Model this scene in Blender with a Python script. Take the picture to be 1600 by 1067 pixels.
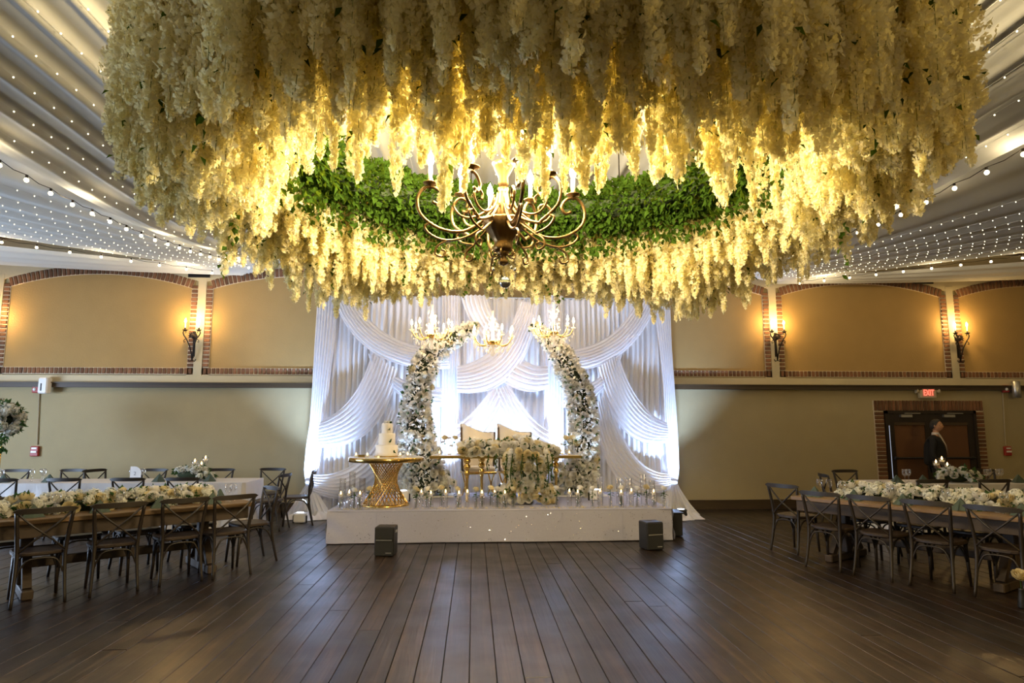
import bpy, bmesh, math, random
from mathutils import Vector, Matrix, Euler, noise
PI = math.pi
UP_W, XTAL_W = 1150.0, 40.0   # uplights, crystal chandeliers
STRING_W = 11.0
WING_W = 50.0              # each bulb of the two added, unseen chandeliers beside the camera
CHAND_W = 95.0            # each bulb of the bronze chandelier
RND = random.Random(11)
S = bpy.context.scene
C = S.collection
for o in list(bpy.data.objects):
    bpy.data.objects.remove(o, do_unlink=True)

# ------------------------------------------------------------------ camera, world, big lights, exposure
FPX, CAM_H, YAW, PITCH = 1010.0, 1.65, math.radians(3.37), math.radians(7.446)
cam_d = bpy.data.cameras.new('camera')
cam_d.sensor_fit = 'HORIZONTAL'; cam_d.sensor_width = 36.0
cam_d.lens = 36.0 * FPX / 1600.0
cam_d.clip_start = 0.05; cam_d.clip_end = 200
cam = bpy.data.objects.new('camera', cam_d)
cam.location = (0, 0, CAM_H)
cam.rotation_euler = (PI / 2 + PITCH, 0, -YAW)
C.objects.link(cam)
S.camera = cam

S.view_settings.view_transform = 'Standard'
S.view_settings.look = 'None'
S.view_settings.gamma = 1.0
S.view_settings.use_curve_mapping = False
S.view_settings.exposure = 0.12

world = bpy.data.worlds.new('world'); S.world = world
world.use_nodes = True
wbg = world.node_tree.nodes['Background']
wbg.inputs['Color'].default_value = (1.0, 0.86, 0.60, 1)
wbg.inputs['Strength'].default_value = 0.20

def lamp(kind, name, loc, energy, color, rot=None, **kw):
    d = bpy.data.lights.new(name, kind)
    d.energy = energy; d.color = color
    for k, v in kw.items():
        setattr(d, k, v)
    o = bpy.data.objects.new(name, d)
    o.location = loc
    if rot is not None:
        o.rotation_euler = rot
    C.objects.link(o)
    return o

# daylight through the window of the left wall (outside the frame)
lamp('AREA', 'window_daylight', (-11.1, 8.2, 1.5), 560, (0.58, 0.74, 1.0), (0, -PI / 2, 0),
     shape='RECTANGLE', size=1.5, size_y=4.2)

# ------------------------------------------------------------------ helpers
_fw = Vector((math.sin(YAW) * math.cos(PITCH), math.cos(YAW) * math.cos(PITCH), math.sin(PITCH)))
_rt = Vector((math.cos(YAW), -math.sin(YAW), 0))
_up = _rt.cross(_fw)
def at(px, py, Y):
    """the point at distance Y into the room that the photograph shows at a pixel (survey helper)"""
    d = _fw + _rt * ((px - 800) / FPX) - _up * ((py - 533.5) / FPX)
    return Vector((0, 0, CAM_H)) + d * (Y / d.y)
def atz(px, py, Z):
    d = _fw + _rt * ((px - 800) / FPX) - _up * ((py - 533.5) / FPX)
    return Vector((0, 0, CAM_H)) + d * ((Z - CAM_H) / d.z)

def interp(x, pts):
    if x <= pts[0][0]: return pts[0][1]
    for (a, va), (b, vb) in zip(pts, pts[1:]):
        if x <= b:
            return va + (vb - va) * (x - a) / (b - a)
    return pts[-1][1]

class MB:
    def __init__(s):
        s.v = []; s.f = []; s.m = []; s.cur = 0
    def add(s, vs, fs, M=None):
        b = len(s.v)
        if M is None: s.v += [tuple(p) for p in vs]
        else: s.v += [tuple(M @ Vector(p)) for p in vs]
        s.f += [tuple(b + i for i in f) for f in fs]
        s.m += [s.cur] * len(fs)
        return s
    def box(s, c, d, M=None):
        x, y, z = d[0] / 2, d[1] / 2, d[2] / 2
        vs = [(c[0] + i * x, c[1] + j * y, c[2] + k * z) for k in (-1, 1) for j in (-1, 1) for i in (-1, 1)]
        fs = [(0, 2, 3, 1), (4, 5, 7, 6), (0, 1, 5, 4), (2, 6, 7, 3), (0, 4, 6, 2), (1, 3, 7, 5)]
        return s.add(vs, fs, M)
    def bbox(s, c, d, b=0.01, M=None):
        """box with chamfered vertical and horizontal edges (three loops)"""
        x, y, z = d[0] / 2, d[1] / 2, d[2] / 2
        def ring(ix, iy, zz):
            return [(c[0] - ix, c[1] - iy + b, zz), (c[0] - ix + b, c[1] - iy, zz), (c[0] + ix - b, c[1] - iy, zz), (c[0] + ix, c[1] - iy + b, zz),
                    (c[0] + ix, c[1] + iy - b, zz), (c[0] + ix - b, c[1] + iy, zz), (c[0] - ix + b, c[1] + iy, zz), (c[0] - ix, c[1] + iy - b, zz)]
        rs = [ring(x - b * .7, y - b * .7, c[2] - z), ring(x, y, c[2] - z + b), ring(x, y, c[2] + z - b), ring(x - b * .7, y - b * .7, c[2] + z)]
        vs = [p for r in rs for p in r]
        fs = [tuple(range(7, -1, -1)), tuple(range(24, 32))]
        for k in range(3):
            for i in range(8):
                j = (i + 1) % 8
                fs.append((k * 8 + i, k * 8 + j, k * 8 + 8 + j, k * 8 + 8 + i))
        return s.add(vs, fs, M)
    def tube(s, pts, r, n=8, cap=True, M=None, flat=1.0):
        pts = [Vector(p) for p in pts]
        k = len(pts)
        rr = r if isinstance(r, (list, tuple)) else [r] * k
        t0 = (pts[1] - pts[0]).normalized()
        a = Vector((0, 0, 1)) if abs(t0.z) < .9 else Vector((1, 0, 0))
        u = t0.cross(a).normalized()
        vs = []; fs = []
        for i in range(k):
            t = (pts[min(i + 1, k - 1)] - pts[max(i - 1, 0)]).normalized()
            u = (u - t * u.dot(t)).normalized()
            w = t.cross(u)
            for j in range(n):
                an = 2 * PI * j / n
                vs.append(pts[i] + u * (math.cos(an) * rr[i]) + w * (math.sin(an) * rr[i] * flat))
        for i in range(k - 1):
            for j in range(n):
                j2 = (j + 1) % n
                fs.append((i * n + j, i * n + j2, (i + 1) * n + j2, (i + 1) * n + j))
        if cap:
            fs.append(tuple(range(n - 1, -1, -1))); fs.append(tuple((k - 1) * n + j for j in range(n)))
        return s.add(vs, fs, M)
    def lathe(s, prof, n=16, c=(0, 0, 0), M=None, flute=0.0, nfl=0):
        vs = []; fs = []
        for (r, z) in prof:
            for j in range(n):
                an = 2 * PI * j / n
                q = r * (1 + (flute * math.cos(nfl * an) if nfl else 0))
                vs.append((c[0] + q * math.cos(an), c[1] + q * math.sin(an), c[2] + z))
        for i in range(len(prof) - 1):
            for j in range(n):
                j2 = (j + 1) % n
                fs.append((i * n + j, i * n + j2, (i + 1) * n + j2, (i + 1) * n + j))
        if prof[0][0] > 1e-4: fs.append(tuple(range(n - 1, -1, -1)))
        if prof[-1][0] > 1e-4: fs.append(tuple((len(prof) - 1) * n + j for j in range(n)))
        return s.add(vs, fs, M)
    def grid(s, fn, nu, nv, M=None):
        vs = [fn(i / nu, j / nv) for j in range(nv + 1) for i in range(nu + 1)]
        fs = [(j * (nu + 1) + i, j * (nu + 1) + i + 1, (j + 1) * (nu + 1) + i + 1, (j + 1) * (nu + 1) + i) for j in range(nv) for i in range(nu)]
        return s.add(vs, fs, M)
    def ball(s, c, r, nu=10, nv=6, M=None, sc=(1, 1, 1)):
        vs = [(c[0], c[1], c[2] - r * sc[2])]
        for j in range(1, nv):
            p = PI * j / nv
            for i in range(nu):
                a = 2 * PI * i / nu
                vs.append((c[0] + r * sc[0] * math.sin(p) * math.cos(a), c[1] + r * sc[1] * math.sin(p) * math.sin(a), c[2] - r * sc[2] * math.cos(p)))
        vs.append((c[0], c[1], c[2] + r * sc[2]))
        fs = []
        for i in range(nu):
            fs.append((0, 1 + (i + 1) % nu, 1 + i))
            e = 1 + (nv - 2) * nu
            fs.append((len(vs) - 1, e + i, e + (i + 1) % nu))
        for j in range(nv - 2):
            for i in range(nu):
                i2 = (i + 1) % nu
                fs.append((1 + j * nu + i, 1 + j * nu + i2, 1 + (j + 1) * nu + i2, 1 + (j + 1) * nu + i))
        return s.add(vs, fs, M)
    def leaf(s, p, d, n, L, W):
        """one folded leaf from p along d"""
        d = d.normalized(); n = (n - d * n.dot(d)).normalized(); w = d.cross(n)
        vs = [p, p + d * L * .45 + w * W + n * W * .35, p + d * L - n * L * .12, p + d * L * .45 - w * W + n * W * .35, p + d * L * .5]
        return s.add(vs, [(0, 1, 4), (1, 2, 4), (0, 4, 3), (4, 2, 3)])
    def mesh(s, name, mats, smooth=False):
        me = bpy.data.meshes.new(name)
        me.from_pydata(s.v, [], s.f)
        if not isinstance(mats, (list, tuple)): mats = [mats]
        for m in mats: me.materials.append(m)
        if len(mats) > 1: me.polygons.foreach_set('material_index', s.m)
        if smooth: me.polygons.foreach_set('use_smooth', [True] * len(me.polygons))
        me.update()
        return me
    def build(s, name, mats, parent=None, smooth=False, loc=None, rotz=0):
        return place(name, s.mesh(name, mats, smooth), parent, loc, rotz)

def place(name, me, parent=None, loc=None, rotz=0, M=None):
    o = bpy.data.objects.new(name, me); C.objects.link(o)
    if parent is not None: o.parent = parent
    if M is not None: o.matrix_basis = M
    else:
        if loc is not None: o.location = loc
        if rotz: o.rotation_euler = (0, 0, rotz)
    return o
def tag(o, label, cat, group=None):
    o['label'] = label; o['category'] = cat
    if group: o['group'] = group
    return o
def thing(name, label, cat, loc=(0, 0, 0), rotz=0, group=None):
    o = bpy.data.objects.new(name, None); C.objects.link(o)
    o.empty_display_size = .1
    o.location = loc; o.rotation_euler = (0, 0, rotz)
    return tag(o, label, cat, group)
def struct(o, label=None):
    o['kind'] = 'structure'
    if label: o['label'] = label
    return o
def stuff(o):
    o['kind'] = 'stuff'; return o
def ordinal(i):
    return ['first', 'second', 'third', 'fourth', 'fifth', 'sixth', 'seventh', 'eighth', 'ninth', 'tenth', 'eleventh', 'twelfth',
            'thirteenth', 'fourteenth', 'fifteenth', 'sixteenth', 'seventeenth', 'eighteenth', 'nineteenth', 'twentieth'][i]
def bez(a, b, c, t):
    return a * (1 - t) ** 2 + b * 2 * t * (1 - t) + c * t * t

# ------------------------------------------------------------------ materials
def _new(name):
    m = bpy.data.materials.new(name); m.use_nodes = True
    nt = m.node_tree
    return m, nt, nt.nodes['Principled BSDF'], nt.nodes['Material Output']
def node(nt, t, **kw):
    n = nt.nodes.new(t)
    for k, v in kw.items():
        if k in n.inputs: n.inputs[k].default_value = v
        else: setattr(n, k, v)
    return n
def col4(c): return (c[0], c[1], c[2], 1)
def mat(name, col, rough=.5, metal=0, var=.12, scale=8, bump=0, coat=0, rnd=0.0, stretch=None, bscale=None):
    """procedural paint: base colour with noise variation, optional bump and per-object variation"""
    m, nt, b, out = _new(name)
    L = nt.links
    tc = node(nt, 'ShaderNodeTexCoord')
    vec = tc.outputs['Object']
    if stretch:
        mp = node(nt, 'ShaderNodeMapping'); mp.inputs['Scale'].default_value = stretch
        L.new(vec, mp.inputs['Vector']); vec = mp.outputs['Vector']
    nz = node(nt, 'ShaderNodeTexNoise', Scale=scale, Detail=4.0)
    L.new(vec, nz.inputs['Vector'])
    mx = node(nt, 'ShaderNodeMix', data_type='RGBA')
    mx.inputs['A'].default_value = col4([max(0, c * (1 - var)) for c in col]); mx.inputs['B'].default_value = col4([min(1, c * (1 + var)) for c in col])
    L.new(nz.outputs['Fac'], mx.inputs['Factor'])
    res = mx.outputs['Result']
    if rnd:
        oi = node(nt, 'ShaderNodeObjectInfo')
        hs = node(nt, 'ShaderNodeHueSaturation')
        mr = node(nt, 'ShaderNodeMapRange'); mr.inputs['To Min'].default_value = 1 - rnd; mr.inputs['To Max'].default_value = 1 + rnd
        L.new(oi.outputs['Random'], mr.inputs['Value']); L.new(mr.outputs['Result'], hs.inputs['Value'])
        L.new(res, hs.inputs['Color']); res = hs.outputs['Color']
    L.new(res, b.inputs['Base Color'])
    b.inputs['Roughness'].default_value = rough
    b.inputs['Metallic'].default_value = metal
    if coat: b.inputs['Coat Weight'].default_value = coat
    if bump:
        n2 = node(nt, 'ShaderNodeTexNoise', Scale=bscale or scale * 6, Detail=3.0)
        L.new(vec, n2.inputs['Vector'])
        bp = node(nt, 'ShaderNodeBump', Strength=bump, Distance=.01)
        L.new(n2.outputs['Fac'], bp.inputs['Height']); L.new(bp.outputs['Normal'], b.inputs['Normal'])
    return m
def cloth(name, col, trans=.35, rough=.9, var=.05, scale=20, rnd=0.0, tcol=None, sheer=0.0):
    """thin fabric or petal: diffuse + translucent (+ a little see-through for tulle)"""
    m, nt, b, out = _new(name)
    nt.nodes.remove(b); L = nt.links
    tc = node(nt, 'ShaderNodeTexCoord')
    nz = node(nt, 'ShaderNodeTexNoise', Scale=scale, Detail=3.0)
    L.new(tc.outputs['Object'], nz.inputs['Vector'])
    mx = node(nt, 'ShaderNodeMix', data_type='RGBA')
    mx.inputs['A'].default_value = col4([c * (1 - var) for c in col]); mx.inputs['B'].default_value = col4([min(1, c * (1 + var)) for c in col])
    L.new(nz.outputs['Fac'], mx.inputs['Factor'])
    res = mx.outputs['Result']
    if rnd:
        oi = node(nt, 'ShaderNodeObjectInfo'); hs = node(nt, 'ShaderNodeHueSaturation')
        mr = node(nt, 'ShaderNodeMapRange'); mr.inputs['To Min'].default_value = 1 - rnd; mr.inputs['To Max'].default_value = 1.0
        L.new(oi.outputs['Random'], mr.inputs['Value']); L.new(mr.outputs['Result'], hs.inputs['Value'])
        L.new(res, hs.inputs['Color']); res = hs.outputs['Color']
    df = node(nt, 'ShaderNodeBsdfDiffuse'); tr = node(nt, 'ShaderNodeBsdfTranslucent')
    L.new(res, df.inputs['Color'])
    if tcol: tr.inputs['Color'].default_value = col4(tcol)
    else: L.new(res, tr.inputs['Color'])
    ms = node(nt, 'ShaderNodeMixShader'); ms.inputs[0].default_value = trans
    L.new(df.outputs[0], ms.inputs[1]); L.new(tr.outputs[0], ms.inputs[2])
    last = ms
    if sheer:
        tp = node(nt, 'ShaderNodeBsdfTransparent'); m2 = node(nt, 'ShaderNodeMixShader'); m2.inputs[0].default_value = sheer
        L.new(ms.outputs[0], m2.inputs[1]); L.new(tp.outputs[0], m2.inputs[2]); last = m2
    L.new(last.outputs[0], out.inputs['Surface'])
    return m
def glass(name, tint=(1, 1, 1), gloss=.16):
    m, nt, b, out = _new(name); nt.nodes.remove(b); L = nt.links
    tp = node(nt, 'ShaderNodeBsdfTransparent'); tp.inputs['Color'].default_value = col4(tint)
    gl = node(nt, 'ShaderNodeBsdfGlossy'); gl.inputs['Roughness'].default_value = .04
    lw = node(nt, 'ShaderNodeLayerWeight', Blend=.35)
    mr = node(nt, 'ShaderNodeMapRange'); mr.inputs['To Min'].default_value = gloss * .4; mr.inputs['To Max'].default_value = min(1, gloss * 3.2)
    L.new(lw.outputs['Facing'], mr.inputs['Value'])
    ms = node(nt, 'ShaderNodeMixShader'); L.new(mr.outputs['Result'], ms.inputs[0])
    L.new(tp.outputs[0], ms.inputs[1]); L.new(gl.outputs[0], ms.inputs[2]); L.new(ms.outputs[0], out.inputs['Surface'])
    return m
def glow(name, col, strength):
    m, nt, b, out = _new(name); nt.nodes.remove(b)
    e = node(nt, 'ShaderNodeEmission', Strength=strength); e.inputs['Color'].default_value = col4(col)
    nt.links.new(e.outputs[0], out.inputs['Surface'])
    return m
def wood_floor(name):
    m, nt, b, out = _new(name); L = nt.links
    tc = node(nt, 'ShaderNodeTexCoord'); oi = node(nt, 'ShaderNodeObjectInfo')
    geo = node(nt, 'ShaderNodeNewGeometry')
    mp = node(nt, 'ShaderNodeMapping'); mp.inputs['Scale'].default_value = (16, .7, 1)
    ad = node(nt, 'ShaderNodeVectorMath', operation='ADD')
    rr = node(nt, 'ShaderNodeMath', operation='MULTIPLY'); rr.inputs[1].default_value = 37.0
    L.new(oi.outputs['Random'], rr.inputs[0]); cx = node(nt, 'ShaderNodeCombineXYZ'); L.new(rr.outputs[0], cx.inputs['Y']); L.new(rr.outputs[0], cx.inputs['Z'])
    L.new(geo.outputs['Position'], ad.inputs[0]); L.new(cx.outputs[0], ad.inputs[1]); L.new(ad.outputs[0], mp.inputs['Vector'])
    nz = node(nt, 'ShaderNodeTexNoise', Scale=1.6, Detail=7.0, Distortion=.9); L.new(mp.outputs[0], nz.inputs['Vector'])
    rp = node(nt, 'ShaderNodeValToRGB')
    e = rp.color_ramp.elements
    e[0].position = .36; e[0].color = (.007, .004, .003, 1); e[1].position = .70; e[1].color = (.044, .026, .016, 1)
    k = rp.color_ramp.elements.new(.52); k.color = (.016, .0095, .006, 1)
    L.new(nz.outputs['Fac'], rp.inputs['Fac'])
    hs = node(nt, 'ShaderNodeHueSaturation'); mr = node(nt, 'ShaderNodeMapRange'); mr.inputs['To Min'].default_value = .7; mr.inputs['To Max'].default_value = 1.35
    L.new(oi.outputs['Random'], mr.inputs['Value']); L.new(mr.outputs[0], hs.inputs['Value']); L.new(rp.outputs[0], hs.inputs['Color'])
    L.new(hs.outputs[0], b.inputs['Base Color'])
    # worn patches change the gloss
    n3 = node(nt, 'ShaderNodeTexNoise', Scale=2.2, Detail=6.0); L.new(geo.outputs['Position'], n3.inputs['Vector'])
    m3 = node(nt, 'ShaderNodeMapRange'); m3.inputs['From Min'].default_value = .35; m3.inputs['From Max'].default_value = .7; m3.inputs['To Min'].default_value = .29; m3.inputs['To Max'].default_value = .42
    L.new(n3.outputs['Fac'], m3.inputs['Value']); L.new(m3.outputs[0], b.inputs['Roughness'])
    bp = node(nt, 'ShaderNodeBump', Strength=.35, Distance=.006); L.new(nz.outputs['Fac'], bp.inputs['Height']); L.new(bp.outputs[0], b.inputs['Normal'])
    b.inputs['Specular IOR Level'].default_value = .42
    return m

M = {}
M['floor'] = wood_floor('dark_floor_boards')
M['gap'] = mat('floor_gap', (.006, .004, .003), .9)
M['paint'] = mat('beige_wall_paint', (.375, .312, .175), .85, var=.07, scale=3, bump=.35, bscale=60)
M['panel'] = mat('lamplit_tan_paint', (.36, .235, .085), .85, var=.08, scale=3, bump=.35, bscale=60)  # same tan wall, with the golden lamp light put into the colour
M['cream'] = mat('cream_plaster', (.54, .47, .31), .8, var=.05, scale=5, bump=.2, bscale=50)
M['brick'] = mat('red_brown_brick', (.17, .076, .034), .85, var=.35, scale=14, bump=.5, bscale=60, rnd=.35)
M['mortar'] = mat('mortar', (.60, .52, .38), .95, bump=.4, scale=30)
M['darkwood'] = mat('dark_rail_wood', (.055, .034, .016), .5, var=.3, scale=4, stretch=(.6, 6, 12))
M['ceil'] = mat('dark_ceiling_boards', (.045, .030, .018), .8, var=.3)
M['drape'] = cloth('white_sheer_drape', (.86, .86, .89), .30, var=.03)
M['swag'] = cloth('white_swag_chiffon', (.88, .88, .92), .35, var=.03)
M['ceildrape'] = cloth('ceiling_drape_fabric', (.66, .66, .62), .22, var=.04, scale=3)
M['satin'] = mat('sparkle_stage_cloth', (.39, .385, .47), .7, var=.06, scale=40, bump=.2, bscale=200)
M['sparkle'] = glow('sequin', (1, .97, .9), 1.2)
M['chair'] = mat('dark_walnut_chair', (.016, .010, .006), .45, var=.4, scale=9, stretch=(1, 1, .25), rnd=.2)
M['seat'] = mat('worn_walnut_seat', (.034, .021, .013), .42, var=.4, scale=9, stretch=(5, .8, 1))
M['table'] = mat('honey_farm_table_board', (.17, .10, .042), .45, var=.35, scale=5, stretch=(.6, 10, 4), rnd=.15)
M['tabledark'] = mat('dark_table_timber', (.050, .032, .019), .6, var=.35, scale=5, stretch=(.8, 8, 4))
M['linen'] = mat('white_table_linen', (.55, .53, .52), .9, var=.05, scale=6, bump=.2)
M['napkin'] = mat('sage_green_napkin', (.060, .085, .066), .85, var=.15, scale=10, bump=.2)
M['rose'] = cloth('white_rose_petals', (.90, .88, .82), .30, var=.06, scale=30, rnd=.14)
M['cream_rose'] = cloth('cream_rose_petals', (.78, .68, .42), .25, var=.08, scale=30, rnd=.12)
M['hyd'] = cloth('hydrangea_petals', (.78, .78, .70), .25, var=.08, scale=30, rnd=.1)
M['wist'] = cloth('wisteria_petals', (.90, .85, .68), .60, sheer=.14, var=.08, scale=9, rnd=.14, tcol=(.97, .90, .50))
M['stem'] = mat('pale_stem', (.22, .24, .07), .7)
M['ivy'] = cloth('ivy_leaf', (.028, .058, .008), .38, var=.6, scale=5, tcol=(.10, .155, .010))
M['leaf'] = cloth('dark_leaf', (.042, .088, .034), .28, var=.4, scale=12, tcol=(.09, .17, .04))
M['vine'] = cloth('hanging_amaranth', (.060, .095, .022), .25, var=.3, scale=20)
M['moss'] = mat('foliage_core', (.020, .034, .012), .9, var=.5, scale=30, bump=.6)
M['gold'] = mat('polished_gold', (.78, .52, .16), .22, 1.0, var=.1, scale=6)
M['goldtop'] = mat('mirror_gold_table_edge', (.62, .42, .13), .16, 1.0, var=.25, scale=3)
M['mirror'] = mat('white_tabletop', (.75, .73, .70), .2, var=.04)
M['iron'] = mat('wrought_iron', (.018, .013, .010), .5, .6, var=.3)
M['bronze'] = mat('antique_bronze', (.16, .095, .034), .36, .85, var=.45, scale=14)
M['wax'] = cloth('candle_wax', (.88, .85, .78), .4)
M['glass'] = glass('clear_glass')
M['crystal'] = cloth('cut_crystal', (.96, .93, .86), .5, sheer=.3)
M['mirrorball'] = mat('crystal_ball', (.7, .7, .7), .08, .9, var=.3, scale=20)
M['white'] = mat('white_plastic', (.75, .75, .75), .4, var=.03)
M['ivory'] = mat('ivory_upholstery', (.82, .76, .66), .75, var=.05, scale=20, bump=.15)
M['cake'] = mat('white_fondant', (.84, .79, .72), .6, var=.03)
M['black'] = mat('black_plastic', (.010, .010, .011), .45, var=.2)
M['grille'] = mat('speaker_grille', (.014, .014, .015), .65, var=.3, scale=200, bump=.4, bscale=300)
M['steel'] = mat('brushed_steel', (.5, .5, .5), .35, .9)
M['red'] = mat('red_alarm_enamel', (.34, .028, .022), .45)
M['conduit'] = mat('painted_conduit', (.42, .36, .24), .6)
M['doorframe'] = mat('dark_bronze_door', (.018, .011, .008), .45, var=.2)
M['doorpane'] = mat('brown_papered_pane', (.12, .050, .018), .6, var=.2, scale=5)
M['skin'] = mat('skin', (.46, .24, .13), .55, var=.08)
M['suit'] = mat('black_suit', (.006, .006, .007), .85, var=.2)
M['shirt'] = mat('pale_shirt', (.55, .52, .48), .8)
M['tie'] = mat('grey_tie', (.16, .14, .13), .6)
M['hair'] = mat('dark_grey_hair', (.020, .019, .017), .7, var=.4, scale=40, bump=.5)
M['paper'] = mat('white_card', (.80, .80, .82), .6, var=.02)
M['ink'] = mat('grey_ink', (.25, .25, .28), .6)
M['flame'] = glow('candle_flame', (1.0, .62, .22), 9.0)
M['bulb_warm'] = glow('warm_bulb', (1.0, .72, .34), 40.0)
M['bulb_hot'] = glow('chandelier_bulb', (1.0, .80, .50), 60.0)
M['bulb_string'] = glow('string_bulb', (1.0, .80, .48), 14.0)
M['fairy'] = glow('fairy_led', (1.0, .90, .58), 5.0)
M['exit'] = glow('lit_exit_letters', (1.0, .10, .06), 3.0)
M['exitface'] = mat('exit_sign_face', (.70, .45, .40), .5)
M['uplens'] = glow('uplight_lens', (.75, .85, 1.0), 6.0)
M['daylight_gap'] = glow('daylight_crack', (.75, .82, 1.0), .5)
M['windowpane'] = glass('window_glass', (.9, .95, 1), .1)
M['sparkle'] = mat('sequin', (.95, .93, .88), .12, 1.0, var=.02)
# ------------------------------------------------------------------ the room
WY = 13.0                      # back wall
XL, XR = -11.3, 14.2
YB = -3.0
CEIL = 5.3
fl = MB(); fl.box(((XL + XR) / 2, (WY + YB) / 2, -.06), (XR - XL, WY - YB, .08))
floor = struct(fl.build('floor', M['gap']), 'dark worn timber floor running toward the stage')
PW = .182
k = 0
x = XL + PW / 2
rowi = 0
while x < XR:
    cuts = [YB] + sorted(RND.uniform(1.5, 10.5) for _ in range(1)) + [WY]
    for a, b in zip(cuts, cuts[1:]):
        m = MB(); g = RND.uniform(.0025, .006); dz = RND.uniform(-.0015, .0015)
        w2 = PW / 2 - g / 2; yy0, yy1 = a + .002, b - .002
        e = .003
        vs = [(-w2, yy0, -.02), (w2, yy0, -.02), (w2, yy1, -.02), (-w2, yy1, -.02),
              (-w2, yy0, -e + dz), (w2, yy0, -e + dz), (w2, yy1, -e + dz), (-w2, yy1, -e + dz),
              (-w2 + e, yy0 + e, dz), (w2 - e, yy0 + e, dz), (w2 - e, yy1 - e, dz), (-w2 + e, yy1 - e, dz)]
        fs = [(8, 9, 10, 11)] + [(i, (i + 1) % 4, 4 + (i + 1) % 4, 4 + i) for i in range(4)] + [(4 + i, 4 + (i + 1) % 4, 8 + (i + 1) % 4, 8 + i) for i in range(4)]
        m.add(vs, fs)
        m.build('floorboard', M['floor'], floor, loc=(x, 0, 0))
    x += PW; rowi += 1

m = MB(); m.box(((XL + XR) / 2, WY + .1, CEIL / 2), (XR - XL, .2, CEIL)); wall_back = struct(m.build('wall_back', M['paint']), 'beige textured back wall')
m = MB(); m.box((XL - .1, (WY + YB) / 2, CEIL / 2), (.2, WY - YB, CEIL)); struct(m.build('wall_left', M['paint']))
m = MB(); m.box((XR + .1, (WY + YB) / 2, CEIL / 2), (.2, WY - YB, CEIL)); struct(m.build('wall_right', M['paint']))
m = MB(); m.box(((XL + XR) / 2, (WY + YB) / 2, CEIL + .08), (XR - XL, WY - YB, .16)); struct(m.build('ceiling', M['ceil']))
# window of the left wall
wn = struct(bpy.data.objects.new('window_1', None)); C.objects.link(wn); wn.location = (XL + .02, 8.2, 0)
for i in range(3):
    m = MB(); m.box((.0, -1.45 + 1.45 * i, 1.5), (.02, 1.4, 1.5)); m.build('pane', M['windowpane'], wn)
m = MB()
for zz in (.7, 2.3): m.box((.02, 0, zz), (.06, 4.5, .08))
for yy in (-2.2, -.725, .725, 2.2): m.box((.02, yy, 1.5), (.06, .08, 1.6))
m.build('window_frame', M['cream'], wn)

# baseboard and rail, cap
m = MB(); m.box(((XL + XR) / 2, WY - .015, .09), (XR - XL, .03, .18)); m.box(((XL + XR) / 2, WY - .022, .17), (XR - XL, .044, .03))
struct(m.build('baseboard_back', M['darkwood']), 'dark wooden baseboard')
m = MB(); m.box(((XL + XR) / 2, WY - .06, 2.435), (XR - XL, .12, .09)); m.box(((XL + XR) / 2, WY - .08, 2.478), (XR - XL, .16, .02))
struct(m.build('trim_1', M['darkwood']), 'dark wooden rail along the back wall')
m = MB(); m.box(((XL + XR) / 2, WY - .03, 2.56), (XR - XL, .06, .135))
struct(m.build('trim_2', M['cream']), 'cream plaster band above the dark rail')

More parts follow.
